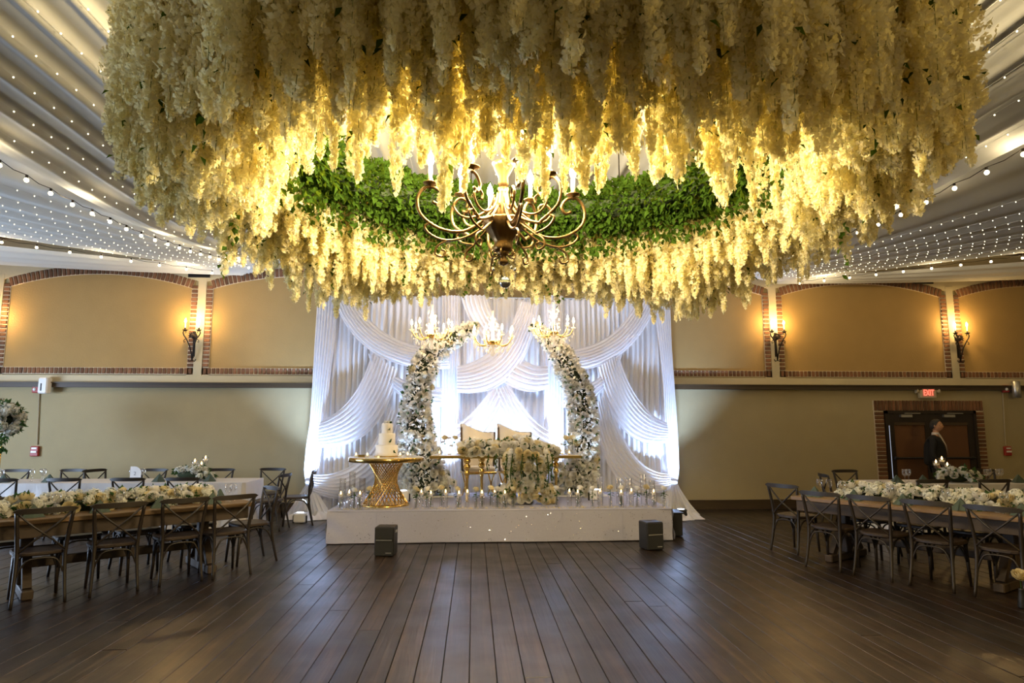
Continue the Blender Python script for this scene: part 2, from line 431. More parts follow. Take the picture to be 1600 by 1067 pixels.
# arched brick panels
PIL = [-13.16, -9.28, -5.41, -1.54, 2.34, 6.22, 10.10, 13.98]
def brick_mesh(w, h, d, seed):
    r = random.Random(seed); m = MB(); m.bbox((0, 0, 0), (w, d, h), .006)
    m.v = [(a + r.uniform(-.002, .002), b, c + r.uniform(-.002, .002)) for a, b, c in m.v]
    return m.mesh('brick', M['brick'])
BR_ARCH = [brick_mesh(.062, .166, .05, i) for i in range(4)]
BR_ROW = [brick_mesh(.061, .112, .05, 10 + i) for i in range(4)]
BR_COL = [brick_mesh(.114, .060, .05, 20 + i) for i in range(4)]
def hidden(x, z):      # behind the backdrop
    return -2.75 < x < 3.7
for bi in range(len(PIL) - 1):
    a, b = PIL[bi], PIL[bi + 1]
    if bi == 3: pass
    cx = (a + b) / 2; hs = (b - a) / 2
    t = struct(bpy.data.objects.new('trim_%d' % (3 + bi), None)); C.objects.link(t); t.location = (cx, WY, 0)
    t['label'] = 'arched brick border framing a tan wall panel'
    # tan field
    m = MB(); m.box((0, -.004, 3.72), (2 * hs - .3, .008, 2.05)); m.build('panel_field', M['panel'], t)
    # arch circle
    span = hs - .20; rise = .27; Rr = (span ** 2 + rise ** 2) / (2 * rise); zc = 4.36 + rise - Rr
    amax = math.asin(span / Rr)
    zo = lambda x: zc + math.sqrt((Rr + .18) ** 2 - x * x)
    # cream spandrel above the arch and the pilaster strips
    m = MB(); n = 24
    for i in range(n):
        x0 = -hs + 2 * hs * i / n; x1 = -hs + 2 * hs * (i + 1) / n
        z0 = zo(x0); z1 = zo(x1)
        vs = [(x0, -.035, z0), (x1, -.035, z1), (x1, -.035, CEIL), (x0, -.035, CEIL), (x0, 0, z0), (x1, 0, z1)]
        m.add(vs, [(0, 1, 2, 3), (0, 4, 5, 1)])
    m.build('spandrel', M['cream'], t)
    for s in (-1, 1):
        m = MB(); m.box((s * (hs - .04), -.02, 3.6), (.08, .04, 2.0)); m.build('pilaster', M['cream'], t)
    # mortar beds
    m = MB()
    for i in range(n):
        t0 = -amax + 2 * amax * i / n; t1 = -amax + 2 * amax * (i + 1) / n
        q = []
        for tt, rr in ((t0, Rr), (t1, Rr), (t1, Rr + .18), (t0, Rr + .18)):
            q.append((rr * math.sin(tt), -.022, zc + rr * math.cos(tt)))
        m.add(q, [(0, 1, 2, 3)])
        q2 = [q[0], q[1], (q[1][0], 0, q[1][2]), (q[0][0], 0, q[0][2])]
        m.add(q2, [(0, 3, 2, 1)])
    for s in (-1, 1):
        m.box((s * (hs - .145), -.011, 3.52), (.13, .022, 1.78))
    m.box((0, -.011, 2.715), (2 * hs - .1, .022, .135))
    m.build('mortar_bed', M['mortar'], t)
    nb = int(2 * amax * (Rr + .09) / .0815)
    for i in range(nb):
        th = -amax + 2 * amax * (i + .5) / nb
        px = (Rr + .09) * math.sin(th)
        if hidden(cx + px, 4.5) or cx + px < -9.9 or cx + px > 12.2: continue
        place('brick', BR_ARCH[RND.randrange(4)], t, M=Matrix.Translation((px, -.012 - RND.uniform(0, .004), zc + (Rr + .09) * math.cos(th))) @ Matrix.Rotation(th, 4, 'Y'))
    nb = int((2 * hs - .2) / .0815)
    for i in range(nb):
        px = -hs + .1 + (2 * hs - .2) * (i + .5) / nb
        if hidden(cx + px, 2.7) or cx + px < -9.9 or cx + px > 12.2: continue
        place('brick', BR_ROW[RND.randrange(4)], t, M=Matrix.Translation((px, -.012 - RND.uniform(0, .004), 2.718)))
    for s in (-1, 1):
        px = s * (hs - .145)
        if hidden(cx + px, 3.5) or cx + px < -9.9 or cx + px > 12.2: continue
        for i in range(20):
            z = 2.832 + i * .082
            if z > 4.43: break
            place('brick', BR_COL[RND.randrange(4)], t, M=Matrix.Translation((px, -.012 - RND.uniform(0, .004), z)))
# dark air grilles on the spandrels
for i, (px, lb) in enumerate([(310, 'dark slotted air grille above the left wall lamp pilaster'), (1445, 'dark slotted air grille above the right brick arches')]):
    p = at(px, 431 if i == 0 else 441, 12.9)
    g = thing('air_grille', lb, 'vent', (p.x, 12.95, p.z + .02))
    m = MB(); m.box((0, -.012, 0), (.42, .03, .085)); m.build('grille_body', M['black'], g)
    for j in range(3):
        m = MB(); m.box((0, -.032, -.026 + .026 * j), (.40, .012, .008)); m.build('slat', M['iron'], g)

# doors with brick surrounds
BR_HEAD = [brick_mesh(.060, .205, .05, 30 + i) for i in range(4)]
BR_JAMB = [brick_mesh(.188, .062, .05, 40 + i) for i in range(4)]
def door(name, x0, x1, ztop, lab):
    t = struct(bpy.data.objects.new(name, None), lab); C.objects.link(t); t.location = ((x0 + x1) / 2, WY, 0)
    w = x1 - x0
    m = MB(); m.box((0, -.012, ztop + .105), (w + .42, .024, .21))
    for s in (-1, 1): m.box((s * (w / 2 + .1), -.012, ztop / 2), (.2, .024, ztop))
    m.build('mortar_bed', M['mortar'], t)
    n = int((w + .4) / .076)
    for i in range(n):
        px = -(w + .4) / 2 + (w + .4) * (i + .5) / n
        if abs(t.location.x + px) > 12: continue
        place('brick', BR_HEAD[RND.randrange(4)], t, M=Matrix.Translation((px, -.02 - RND.uniform(0, .004), ztop + .105)))
    for s in (-1, 1):
        if t.location.x + s * w / 2 < -9.6: continue
        for i in range(int(ztop / .081)):
            place('brick', BR_JAMB[RND.randrange(4)], t, M=Matrix.Translation((s * (w / 2 + .1), -.02 - RND.uniform(0, .004), .04 + i * .081)))
    m = MB()
    for s in (-1, 1): m.box((s * (w / 2 - .03), -.03, ztop / 2), (.06, .10, ztop))
    m.box((0, -.03, ztop - .03), (w, .10, .06)); m.build('door_frame', M['doorframe'], t)
    lw = (w - .12) / 2
    for s in (-1, 1):
        lf = bpy.data.objects.new('door_leaf', None); C.objects.link(lf); lf.parent = t; lf.location = (s * lw / 2, -.03, 0)
        m = MB()
        for q in (-1, 1): m.box((q * (lw / 2 - .065), 0, (ztop - .06) / 2), (.13, .05, ztop - .07))
        m.box((0, 0, ztop - .15), (lw - .26, .05, .18)); m.box((0, 0, .14), (lw - .26, .05, .26))
        m.build('stile', M['doorframe'], lf)
        m = MB(); m.box((0, .005, ztop / 2 + .02), (lw - .26, .02, ztop - .5)); m.build('pane', M['doorpane'], lf)
        m = MB(); m.tube([(-lw / 2 + .06, -.08, 1.0), (lw / 2 - .06, -.08, 1.0)], .022, 8); m.box((-lw / 2 + .1, -.05, 1.0), (.06, .08, .06)); m.box((lw / 2 - .1, -.05, 1.0), (.06, .08, .06))
        m.build('push_bar', M['black'], lf)
        m = MB(); m.box((-.08, -.05, ztop - .11), (.24, .06, .055)); m.build('door_closer', M['steel'], lf)
        m = MB(); m.box((.06, -.05, ztop - .055), (.34, .03, .016), Matrix.Rotation(0, 4, 'Y')); m.build('closer_arm', M['steel'], lf)
        m = MB(); m.box((0, -.018, ztop - .27), (lw - .27, .03, .055)); m.build('shade_roll', M['darkwood'], lf)
    m = MB(); m.box((-w / 2 + .075, -.058, ztop / 2 - .13), (.022, .006, ztop - .35)); m.build('daylight_crack', M['daylight_gap'], t)
    return t
door('door_1', 8.46, 10.42, 1.965, 'dark double door with brick surround and papered panes')
door('door_2', -11.02, -9.22, 1.965, 'brick-edged doorway at the left end of the back wall')

# ------------------------------------------------------------------ ceiling drapes
def zedge(Y): return interp(Y, [(0, 4.05), (6.7, 4.05), (8.2, 4.14), (9.6, 4.32), (12.5, 4.75)])
XA0, XA1 = -4.2, 4.64
def f_A(u, v):
    x = XA0 + (XA1 - XA0) * u; Y = -2.6 + 15.2 * v
    s = (x - .22) / 4.42
    z = zedge(Y) + .36 * (1 - s * s)
    ph = x / .31 + .03 * math.sin(Y * .8)
    z += -.035 * abs(math.cos(PI * ph)) ** 9 + .010 * math.sin(2 * PI * ph) + .008 * math.sin(Y * 1.3 + x * 1.5)
    return (x, Y, z)
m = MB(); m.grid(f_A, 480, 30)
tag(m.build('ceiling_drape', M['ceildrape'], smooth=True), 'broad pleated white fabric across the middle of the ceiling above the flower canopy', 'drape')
GL = Vector((-4.12, 12.5, 4.63)); GR = Vector((5.75, 12.5, 4.60))
def fan(G, side, near_in, near_out, sag, folds, spread):
    gdir = Vector((side, 0, 0))
    def f(u, v):
        N = near_in.lerp(near_out, u)
        E = G + gdir * (spread * (u - .5)) + Vector((0, 0, .10 * (.5 - u)))
        p = N.lerp(E, v)
        p.z += -sag * math.sin(PI * v) - .10 * math.sin(PI * u) * (1 - v) + .025 * math.sin(2 * PI * folds * u + 2 * math.sin(v * 3)) * (1 - .5 * v)
        return tuple(p)
    return f
nearL_in, nearL_out = Vector((-4.25, 3.2, 4.02)), Vector((-11.1, 7.6, 4.62))
nearR_in, nearR_out = Vector((4.70, 3.0, 4.02)), Vector((13.6, 8.0, 4.75))
fBL = fan(GL, -1, nearL_in, nearL_out, .02, 9, .5)
fBR = fan(GR, 1, nearR_in, nearR_out, .02, 9, .5)
fCL = fan(GL + Vector((-.3, .1, -.02)), -1, Vector((-11.1, 8.8, 4.55)), Vector((-11.2, 12.3, 4.78)), .06, 4, .2)
fCR = fan(GR + Vector((.3, .1, -.02)), 1, Vector((13.6, 9.6, 4.72)), Vector((13.9, 12.3, 4.78)), .06, 4, .2)
for f, nm in ((fBL, 'sheer white ceiling swag fanning out over the left tables'), (fBR, 'sheer white ceiling swag fanning out over the right tables'),
              (fCL, 'narrow white ceiling swag hugging the top of the left wall arch'), (fCR, 'narrow white ceiling swag hugging the top of the right wall arches')):
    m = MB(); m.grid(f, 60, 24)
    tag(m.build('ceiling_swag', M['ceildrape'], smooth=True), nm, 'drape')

# globe bulb strings
def bulb_string(pts, n, label, drop=.05):
    t = thing('bulb_string', label, 'string lights', pts(0))
    o = Vector(pts(0))
    P = [Vector(pts(i / (n - 1))) - o for i in range(n)]
    m = MB(); path = []
    for i in range(n - 1):
        path += [P[i], (P[i] + P[i + 1]) / 2 + Vector((0, 0, -.02))]
    path.append(P[-1])
    m.tube(path, .004, 5); m.build('cord', M['iron'], t)
    g = MB(); g.ball((0, 0, -.05), .021, 8, 6); gm = g.mesh('bulb', M['bulb_string'], True)
    h = MB(); h.lathe([(.012, 0), (.012, -.028)], 8); hm = h.mesh('bulb_socket', M['iron'])
    for p in P:
        b = place('bulb', gm, t, loc=p); place('bulb_socket', hm, b)
    for j in range(5):
        d = bpy.data.lights.new('string_glow', 'POINT'); d.energy = STRING_W; d.color = (1, .78, .45); d.shadow_soft_size = .06
        q_ = bpy.data.objects.new('string_glow', d); C.objects.link(q_); q_.parent = t; q_.location = P[int((j + .5) * n / 5)] + Vector((0, 0, -.10))
    return t
bulb_string(lambda s: (-4.23, 4.7 + 7.4 * s, zedge(4.7 + 7.4 * s) - .05), 22, 'string of warm globe bulbs along the left edge of the middle ceiling fabric')
bulb_string(lambda s: (4.67, 4.2 + 7.6 * s, zedge(4.2 + 7.6 * s) - .05), 20, 'string of warm globe bulbs along the right edge of the middle ceiling fabric')
bulb_string(lambda s: tuple(Vector(fBL(.985, .12 + .80 * s)) + Vector((0, 0, -.05))), 16, 'string of warm globe bulbs above the left brick arch')
bulb_string(lambda s: tuple(Vector(fBR(.985, .08 + .86 * s)) + Vector((0, 0, -.05))), 18, 'string of warm globe bulbs above the right brick arches')

# fairy lights: each string a thing, its tiny LEDs too small to pick apart
def fairy(path, n, label, grp, r=.0062):
    o = Vector(path(0)); t = thing('fairy_light_string', label, 'fairy lights', o, group=grp)
    m = MB(); m.tube([Vector(path(i / 12)) - o for i in range(13)], .0016, 3, False); m.build('wire', M['white'], t)
    m = MB()
    for i in range(n):
        p = Vector(path((i + .5) / n)) - o
        m.ball((p.x, p.y, p.z - .012), r, 5, 4)
    stuff(m.build('led_lights', M['fairy'], t))
def onA(u):
    return lambda s: tuple(Vector(f_A(u, .30 + .66 * s)) + Vector((0, 0, -.035)))
ul = [.030 + .034 * i for i in range(6)]
for i, u in enumerate(ul):
    fairy(onA(u), 44, '%s fairy light string from the left bulb string under the middle ceiling fabric' % ordinal(i), 'fairy lights left of the flower canopy')
for i, u in enumerate(ul):
    fairy(onA(1 - u), 44, '%s fairy light string from the right bulb string under the middle ceiling fabric' % ordinal(i), 'fairy lights right of the flower canopy')
for j, u in enumerate((.30, .40, .5, .60, .70)):
    fairy(onA(u), 20, '%s of the fairy light strings above the flower canopy' % ordinal(j), 'fairy lights above the flower canopy')
def onB(f, u):
    return lambda s: tuple(Vector(f(u, .10 + .82 * s)) + Vector((0, 0, -.035)))
for i in range(10):
    u = .22 + .07 * i
    fairy(onB(fBL, u), 32, '%s fairy light string out from the middle on the left ceiling swag' % ordinal(i), 'fairy lights on the left ceiling swag')
    fairy(onB(fBR, u), 40, '%s fairy light string out from the middle on the right ceiling swag' % ordinal(i), 'fairy lights on the right ceiling swag')

# ------------------------------------------------------------------ wall fittings
def spiral(c, r0, r1, a0, a1, n=14, plane='xz'):
    out = []
    for i in range(n + 1):
        s = i / n; a = a0 + (a1 - a0) * s; r = r0 + (r1 - r0) * s
        if plane == 'xz': out.append((c[0] + r * math.cos(a), c[1], c[2] + r * math.sin(a)))
    return out
def sconce(x, z, label, e=17):
    t = thing('wall_sconce', label, 'wall lamp', (x, WY - .05, z))
    m = MB(); m.lathe([(.05, -.01), (.06, .0), (.035, .012), (.0, .018)], 12, M=Matrix.Translation((0, 0, 0)) @ Matrix.Rotation(PI / 2, 4, 'X')); m.box((0, .02, -.15), (.05, .03, .5)); m.build('backplate', M['iron'], t)
    # central leaf boss
    m = MB()
    for i in range(9):
        a = -PI * .15 + PI * 1.3 * i / 8
        m.leaf(Vector((0, -.05, .0)), Vector((math.cos(a), -.4, math.sin(a))), Vector((0, -1, 0)), .10, .025)
    m.ball((0, -.06, 0), .045, 8, 6, sc=(1, .7, 1.2)); m.build('leaf_boss', M['iron'], t)
    for s in (-1, 1):
        pth = [(0, -.04, -.48), (s * .012, -.06, -.36), (s * .04, -.10, -.2), (s * .10, -.13, -.06), (s * .145, -.13, .0), (s * .165, -.13, .05), (s * .15, -.13, .095), (s * .115, -.13, .09), (s * .105, -.13, .06), (s * .125, -.13, .045)]
        ar = MB(); ar.tube(pth, [.012] * 6 + [.010, .008, .007, .006], 7); a = ar.build('arm', M['iron'], t, True)
        m = MB(); m.tube([(s * .10, -.13, -.06), (s * .145, -.13, -.10), (s * .14, -.13, -.135), (s * .11, -.13, -.12)], .007, 6); m.tube([(0, -.04, -.48), (s * .05, -.05, -.50), (s * .075, -.05, -.46)], .009, 6)
        m.build('scroll', M['iron'], a)
        m = MB(); m.lathe([(.012, .06), (.05, .085), (.05, .092), (.018, .10), (.016, .13)], 10, (s * .13, -.13, .02)); m.build('drip_cup', M['iron'], t)
        m = MB(); m.lathe([(.013, 0), (.013, .12)], 8, (s * .13, -.13, .13)); m.build('candle_sleeve', M['wax'], t)
        m = MB(); m.lathe([(.008, 0), (.021, .03), (.016, .06), (.0, .095)], 8, (s * .13, -.13, .25)); m.build('bulb', M['bulb_warm'], t, True)
        d = bpy.data.lights.new('sconce_light', 'POINT'); d.energy = e; d.color = (1, .62, .22); d.shadow_soft_size = .03
        o = bpy.data.objects.new('sconce_light', d); C.objects.link(o); o.parent = t; o.location = (s * .13, -.19, .30)
sconce(-9.32, 3.43, 'wrought iron candle sconce at the left edge of the brick arch wall')
sconce(-5.50, 3.40, 'wrought iron candle sconce on the pilaster left of the white backdrop')
sconce(6.24, 3.47, 'wrought iron candle sconce on the pilaster right of the white backdrop')
sconce(10.18, 3.47, 'wrought iron candle sconce above the double door')

def alarm(px, lab_side, flip):
    p = at(px, 606, WY - .08); s = -1 if flip else 1
    t = thing('strobe_alarm', 'red fire alarm strobe with clear lamp on the %s wall rail' % lab_side, 'alarm', (p.x, WY - .05, p.z - .02))
    m = MB(); m.bbox((0, -.03, 0), (.13, .07, .15), .012, Matrix.Rotation(0, 4, 'X')); m.build('housing', M['red'], t)
    m = MB(); m.ball((-.01, -.07, -.01), .032, 10, 6, sc=(1, .7, 1)); m.build('strobe_lens', M['white'], t, True)
    p2 = at(px - 3 if not flip else px + 4, 700, WY - .05)
    c = MB(); c.tube([(0, 0, 0), (p2.x - p.x, 0, p2.z - p.z + .16)], .011, 6)
    tag(c.build('conduit_pipe', M['conduit'], loc=(p.x + .02 * s, WY - .02, p.z - .10)), 'thin painted conduit running down the %s wall to the pull station' % lab_side, 'pipe')
    t2 = thing('pull_station', 'red fire alarm pull station on the %s wall' % lab_side, 'alarm', (p2.x, WY - .012, p2.z - .06))
    m = MB(); m.bbox((0, -.02, 0), (.15, .06, .19), .012); m.build('housing', M['red'], t2)
    m = MB(); m.box((0, -.056, -.01), (.10, .02, .035)); m.build('pull_handle', M['white'], t2)
    m = MB(); m.box((0, -.053, .055), (.09, .008, .03)); m.build('label_plate', M['white'], t2)
alarm(57, 'left', False); alarm(1571, 'right', True)
p = at(75, 603, WY - .1)
t = thing('wall_speaker', 'white wall box with dark slot beside the left red strobe', 'speaker', (p.x, WY - .16, p.z))
m = MB(); m.bbox((0, -.03, 0), (.17, .16, .30), .02); m.build('housing', M['white'], t)
m = MB(); m.box((-.02, -.113, -.03), (.02, .01, .14)); m.build('slot', M['black'], t)
p = at(1583, 609, WY - .1)
t = thing('cylinder_wall_light', 'brushed metal cylinder wall light beside the right red strobe', 'wall lamp', (p.x, WY - .18, p.z))
m = MB(); m.lathe([(.07, -.17), (.078, -.165), (.078, .165), (.07, .17)], 16); m.build('cylinder', M['steel'], t, True)
m = MB(); m.box((0, .08, 0), (.06, .16, .08)); m.build('bracket', M['steel'], t)

# exit sign
def text_mesh(txt, size, m_, depth=.004):
    cu = bpy.data.curves.new('lettering', 'FONT'); cu.body = txt; cu.size = size; cu.align_x = 'CENTER'; cu.align_y = 'CENTER'; cu.extrude = depth
    o = bpy.data.objects.new('tmp', cu); C.objects.link(o)
    bpy.context.view_layer.update()
    me = bpy.data.meshes.new_from_object(o.evaluated_get(bpy.context.evaluated_depsgraph_get()))
    bpy.data.objects.remove(o, do_unlink=True); bpy.data.curves.remove(cu)
    me.materials.clear(); me.materials.append(m_)
    return me
p = at(1450, 614, WY - .1)
t = thing('exit_sign', 'lit red EXIT sign with two lamp heads above the double door', 'sign', (p.x, WY - .07, p.z))
m = MB(); m.bbox((0, 0, 0), (.36, .09, .215), .015); m.build('housing', M['cream'], t)
m = MB(); m.box((0, -.048, 0), (.27, .006, .165)); m.build('sign_face', M['exitface'], t)
place('lettering', text_mesh('EXIT', .155, M['exit']), t, M=Matrix.Translation((0, -.056, 0)) @ Matrix.Rotation(PI / 2, 4, 'X') @ Matrix.Diagonal((.72, 1.1, 1, 1)))
for s in (-1, 1):
    m = MB(); m.lathe([(.02, 0), (.045, .03), (.05, .06)], 10, M=Matrix.Translation((s * .19, -.02, .03)) @ Matrix.Rotation(s * PI / 2.4, 4, 'Y')); m.build('lamp_head', M['cream'], t)
# ------------------------------------------------------------------ hanging flower canopy
CX, CY, RO, RI = .38, 4.10, 2.36, 1.64
def strand_mesh(seed):
    r = random.Random(seed); m = MB()
    pts = [Vector((0.012 * math.sin(5 * i / 9 + seed), .012 * math.cos(4 * i / 9 + seed), -i / 9)) for i in range(10)]
    m.cur = 2; m.tube(pts, .0016, 3, False)
    m.cur = 0
    nf = 300
    for i in range(nf):
        s = (i + r.random()) / nf
        z = -.02 - .97 * s
        wid = .066 * (1 - max(0, s - .72) / .28 * .72) * (.75 + .35 * math.sin(s * 17 + seed))
        a = r.uniform(0, 2 * PI)
        rad = wid * r.uniform(.35, 1.0)
        c = Vector((math.cos(a) * rad, math.sin(a) * rad, z))
        out = Vector((math.cos(a), math.sin(a), r.uniform(-.8, .25))).normalized()
        sz = .0245 * r.uniform(.7, 1.25) * (1 - .3 * s)
        t = out.orthogonal().normalized(); b = out.cross(t)
        a0 = r.uniform(0, PI)
        for k in range(3):
            an = a0 + k * 2 * PI / 3 + r.uniform(-.3, .3)
            d = (t * math.cos(an) + b * math.sin(an)); w = out.cross(d)
            l = sz * r.uniform(.8, 1.2)
            m.add([c, c + d * l * .6 + w * l * .55 + out * l * .25, c + d * l * 1.15 + out * l * r.uniform(-.1, .5), c + d * l * .6 - w * l * .55 + out * l * .25], [(0, 1, 2), (0, 2, 3)])
    m.cur = 1
    for i in range(4):
        s = r.uniform(0, .85); a = r.uniform(0, 2 * PI)
        m.leaf(Vector((.03 * math.cos(a), .03 * math.sin(a), -s)), Vector((math.cos(a), math.sin(a), -.8)), Vector((0, 0, 1)), .045, .014)
    return m.mesh('flower_strand', [M['wist'], M['ivy'], M['stem']])
STR = [strand_mesh(i) for i in range(7)]
ZB = [(-180, 2.95), (-165, 2.95), (-150, 2.90), (-120, 2.78), (-90, 2.72), (-60, 2.76), (-30, 2.96), (-15, 2.93), (0, 2.93), (15, 2.86), (30, 2.76), (45, 2.60), (60, 2.75), (75, 2.90), (90, 2.95), (105, 2.91), (120, 2.80), (135, 2.70), (150, 2.79), (165, 2.93), (180, 2.97)]
canopy = thing('flower_canopy', 'round hanging canopy of white wisteria strands around a leafy green hoop', 'floral canopy', (CX, CY, 2.6))
ZT = 3.76
rows = []
rc = random.Random(5)
N = 1550
i = 0
while len(rows) < N:
    i += 1
    # even spread over the ring by the golden angle
    s = (len(rows) + .5) / N
    r = math.sqrt(RI ** 2 + (RO ** 2 - RI ** 2) * s); a = (len(rows) * 2.399963) % (2 * PI)
    r += rc.uniform(-.05, .05); a += rc.uniform(-.03, .03)
    deg = math.degrees(a); deg = deg - 360 if deg > 180 else deg
    zb = interp(deg, ZB)
    inner = (RO - r) / (RO - RI)
    if deg > 0: zb += .22 * inner            # far side: the inner rows stay higher so the leafy hoop shows above them
    else:
        ph = math.sin(3.1 * math.cos(a) * r + 1.0) * .10 + math.sin(9 * a) * .06
        zb += (-.02 - ph) * inner + .04
    zb += rc.gauss(0, .055)
    if rc.random() < .06: zb -= rc.uniform(.05, .16)
    rows.append((CX + r * math.cos(a), CY + r * math.sin(a), zb, rc.uniform(0, 2 * PI), rc.randrange(len(STR)), rc.uniform(.85, 1.15)))
for px, py, dd in [(690, 332, 2.42), (700, 318, 2.5), (726, 300, 2.4), (852, 316, 2.42), (842, 300, 2.5), (935, 300, 2.4), (944, 290, 2.5), (1130, 326, 2.5), (1122, 312, 2.6), (1140, 300, 2.45), (560, 285, 2.45), (548, 270, 2.55), (620, 300, 2.42), (1062, 290, 2.45), (790, 262, 2.4),
                   (768, 250, 2.5), (745, 246, 2.4), (882, 302, 2.45), (1178, 330, 2.6), (1190, 310, 2.7), (520, 268, 2.5), (500, 250, 2.6), (815, 285, 2.42), (660, 262, 2.4), (905, 270, 2.5), (476, 262, 2.7), (460, 280, 2.75), (1215, 345, 2.75), (1240, 350, 2.85), (425, 290, 2.85), (410, 300, 2.95)]:
    q_ = at(px, py, dd)
    rows.append((q_.x, q_.y, q_.z, rc.uniform(0, 6), rc.randrange(len(STR)), rc.uniform(.75, .95)))
def seen(x, y):
    th = math.degrees(math.atan2(x, y))
    return -34 < th < 42 and y > .5
vis = [w for w in rows if seen(w[0], w[1])]
vis.sort(key=lambda w: w[0] ** 2 + w[1] ** 2)
single = set(id(w) for w in vis[:300])
src = {}
pts = []; att = []
for w in rows:
    L = ZT - w[2]
    loc = (w[0] - CX, w[1] - CY, ZT - 2.6)
    if id(w) in single:
        o = place('flower_strand', STR[w[4]], canopy)
        o.location = loc; o.rotation_euler = (0, 0, w[3]); o.scale = (w[5], w[5], L)
        src.setdefault(w[4], o)
    else:
        pts.append(loc); att.append((w[3], w[4], w[5], L))
me = bpy.data.meshes.new('flower_strands'); me.from_pydata(pts, [], [])
for nm, ty in (('rz', 'FLOAT'), ('var', 'INT'), ('sw', 'FLOAT'), ('sl', 'FLOAT')): me.attributes.new(nm, ty, 'POINT')
for j, nm in enumerate(('rz', 'var', 'sw', 'sl')): me.attributes[nm].data.foreach_set('value', [a[j] for a in att])
rest = stuff(place('flower_strands', me, canopy))
ng = bpy.data.node_groups.new('strand_scatter', 'GeometryNodeTree')
ng.interface.new_socket('Geometry', in_out='INPUT', socket_type='NodeSocketGeometry')
ng.interface.new_socket('Geometry', in_out='OUTPUT', socket_type='NodeSocketGeometry')
gi = ng.nodes.new('NodeGroupInput'); go = ng.nodes.new('NodeGroupOutput'); jn = ng.nodes.new('GeometryNodeJoinGeometry')
def named(nm, ty):
    n = ng.nodes.new('GeometryNodeInputNamedAttribute'); n.data_type = ty; n.inputs['Name'].default_value = nm
    return n.outputs['Attribute']
a_r, a_v, a_w, a_l = named('rz', 'FLOAT'), named('var', 'INT'), named('sw', 'FLOAT'), named('sl', 'FLOAT')
cr = ng.nodes.new('ShaderNodeCombineXYZ'); ng.links.new(a_r, cr.inputs['Z'])
cs = ng.nodes.new('ShaderNodeCombineXYZ'); ng.links.new(a_w, cs.inputs['X']); ng.links.new(a_w, cs.inputs['Y']); ng.links.new(a_l, cs.inputs['Z'])
for v in range(len(STR)):
    oi = ng.nodes.new('GeometryNodeObjectInfo'); oi.inputs['Object'].default_value = src[v]; oi.inputs['As Instance'].default_value = False
    cp = ng.nodes.new('FunctionNodeCompare'); cp.data_type = 'INT'; cp.operation = 'EQUAL'
    ng.links.new(a_v, cp.inputs[2]); cp.inputs[3].default_value = v
    ip = ng.nodes.new('GeometryNodeInstanceOnPoints')
    ng.links.new(gi.outputs[0], ip.inputs['Points']); ng.links.new(cp.outputs['Result'], ip.inputs['Selection'])
    ng.links.new(oi.outputs['Geometry'], ip.inputs['Instance']); ng.links.new(cr.outputs[0], ip.inputs['Rotation']); ng.links.new(cs.outputs[0], ip.inputs['Scale'])
    ng.links.new(ip.outputs[0], jn.inputs[0])
ng.links.new(jn.outputs[0], go.inputs[0])
md = rest.modifiers.new('scatter', 'NODES'); md.node_group = ng
# hoops, cables, leafy garland
m = MB()
for rr in (1.8, 2.05, 2.3):
    m.tube([(rr * math.cos(2 * PI * i / 64), rr * math.sin(2 * PI * i / 64), ZT - 2.58) for i in range(65)], .018, 6, False)
for i in range(12):
    a = 2 * PI * i / 12; m.tube([(1.72 * math.cos(a), 1.72 * math.sin(a), ZT - 2.58), (2.32 * math.cos(a), 2.32 * math.sin(a), ZT - 2.58)], .014, 6)
m.build('hoop_frame', M['iron'], canopy)
for i in range(8):
    a = 2 * PI * (i + .3) / 8
    m = MB(); m.tube([(1.8 * math.cos(a), 1.8 * math.sin(a), ZT - 2.58), (1.8 * math.cos(a), 1.8 * math.sin(a), CEIL - 2.6)], .006, 5); m.build('suspension_cable', M['iron'], canopy)
IX, IY, IR, IZ = -.02, -.10, 1.52, 3.52 - 2.6
m = MB(); m.tube([(IX + IR * math.cos(2 * PI * i / 72), IY + IR * math.sin(2 * PI * i / 72), IZ) for i in range(73)], .10, 8, False); core = m.build('garland_core', M['moss'], canopy)
m = MB(); rl = random.Random(3)
for i in range(26000):
    a = rl.uniform(0, 2 * PI); b = rl.uniform(0, 2 * PI); q = .200 * math.sqrt(rl.uniform(.3, 1.05)) * (1 + .18 * math.sin(9 * a) * math.cos(5 * a))
    hang = rl.random() < .16
    er = Vector((math.cos(a), math.sin(a), 0))
    c = Vector((IX, IY, IZ)) + er * (IR + q * math.cos(b)) + Vector((0, 0, q * math.sin(b)))
    out = er * math.cos(b) + Vector((0, 0, math.sin(b)))
    if hang:
        c = Vector((IX, IY, IZ)) + er * (IR + rl.uniform(-.05, .26)) + Vector((0, 0, -.16 - .22 * rl.random() ** 1.5)); out = Vector((rl.uniform(-1, 1), rl.uniform(-1, 1), -1))
    d = (out + Vector((rl.uniform(-1, 1), rl.uniform(-1, 1), rl.uniform(-1, 1))) * .8)
    m.leaf(c, d, Vector((rl.uniform(-1, 1), rl.uniform(-1, 1), rl.uniform(0, 1.4))), rl.uniform(.035, .075), rl.uniform(.013, .026))
stuff(m.build('ivy_leaves', M['ivy'], canopy))
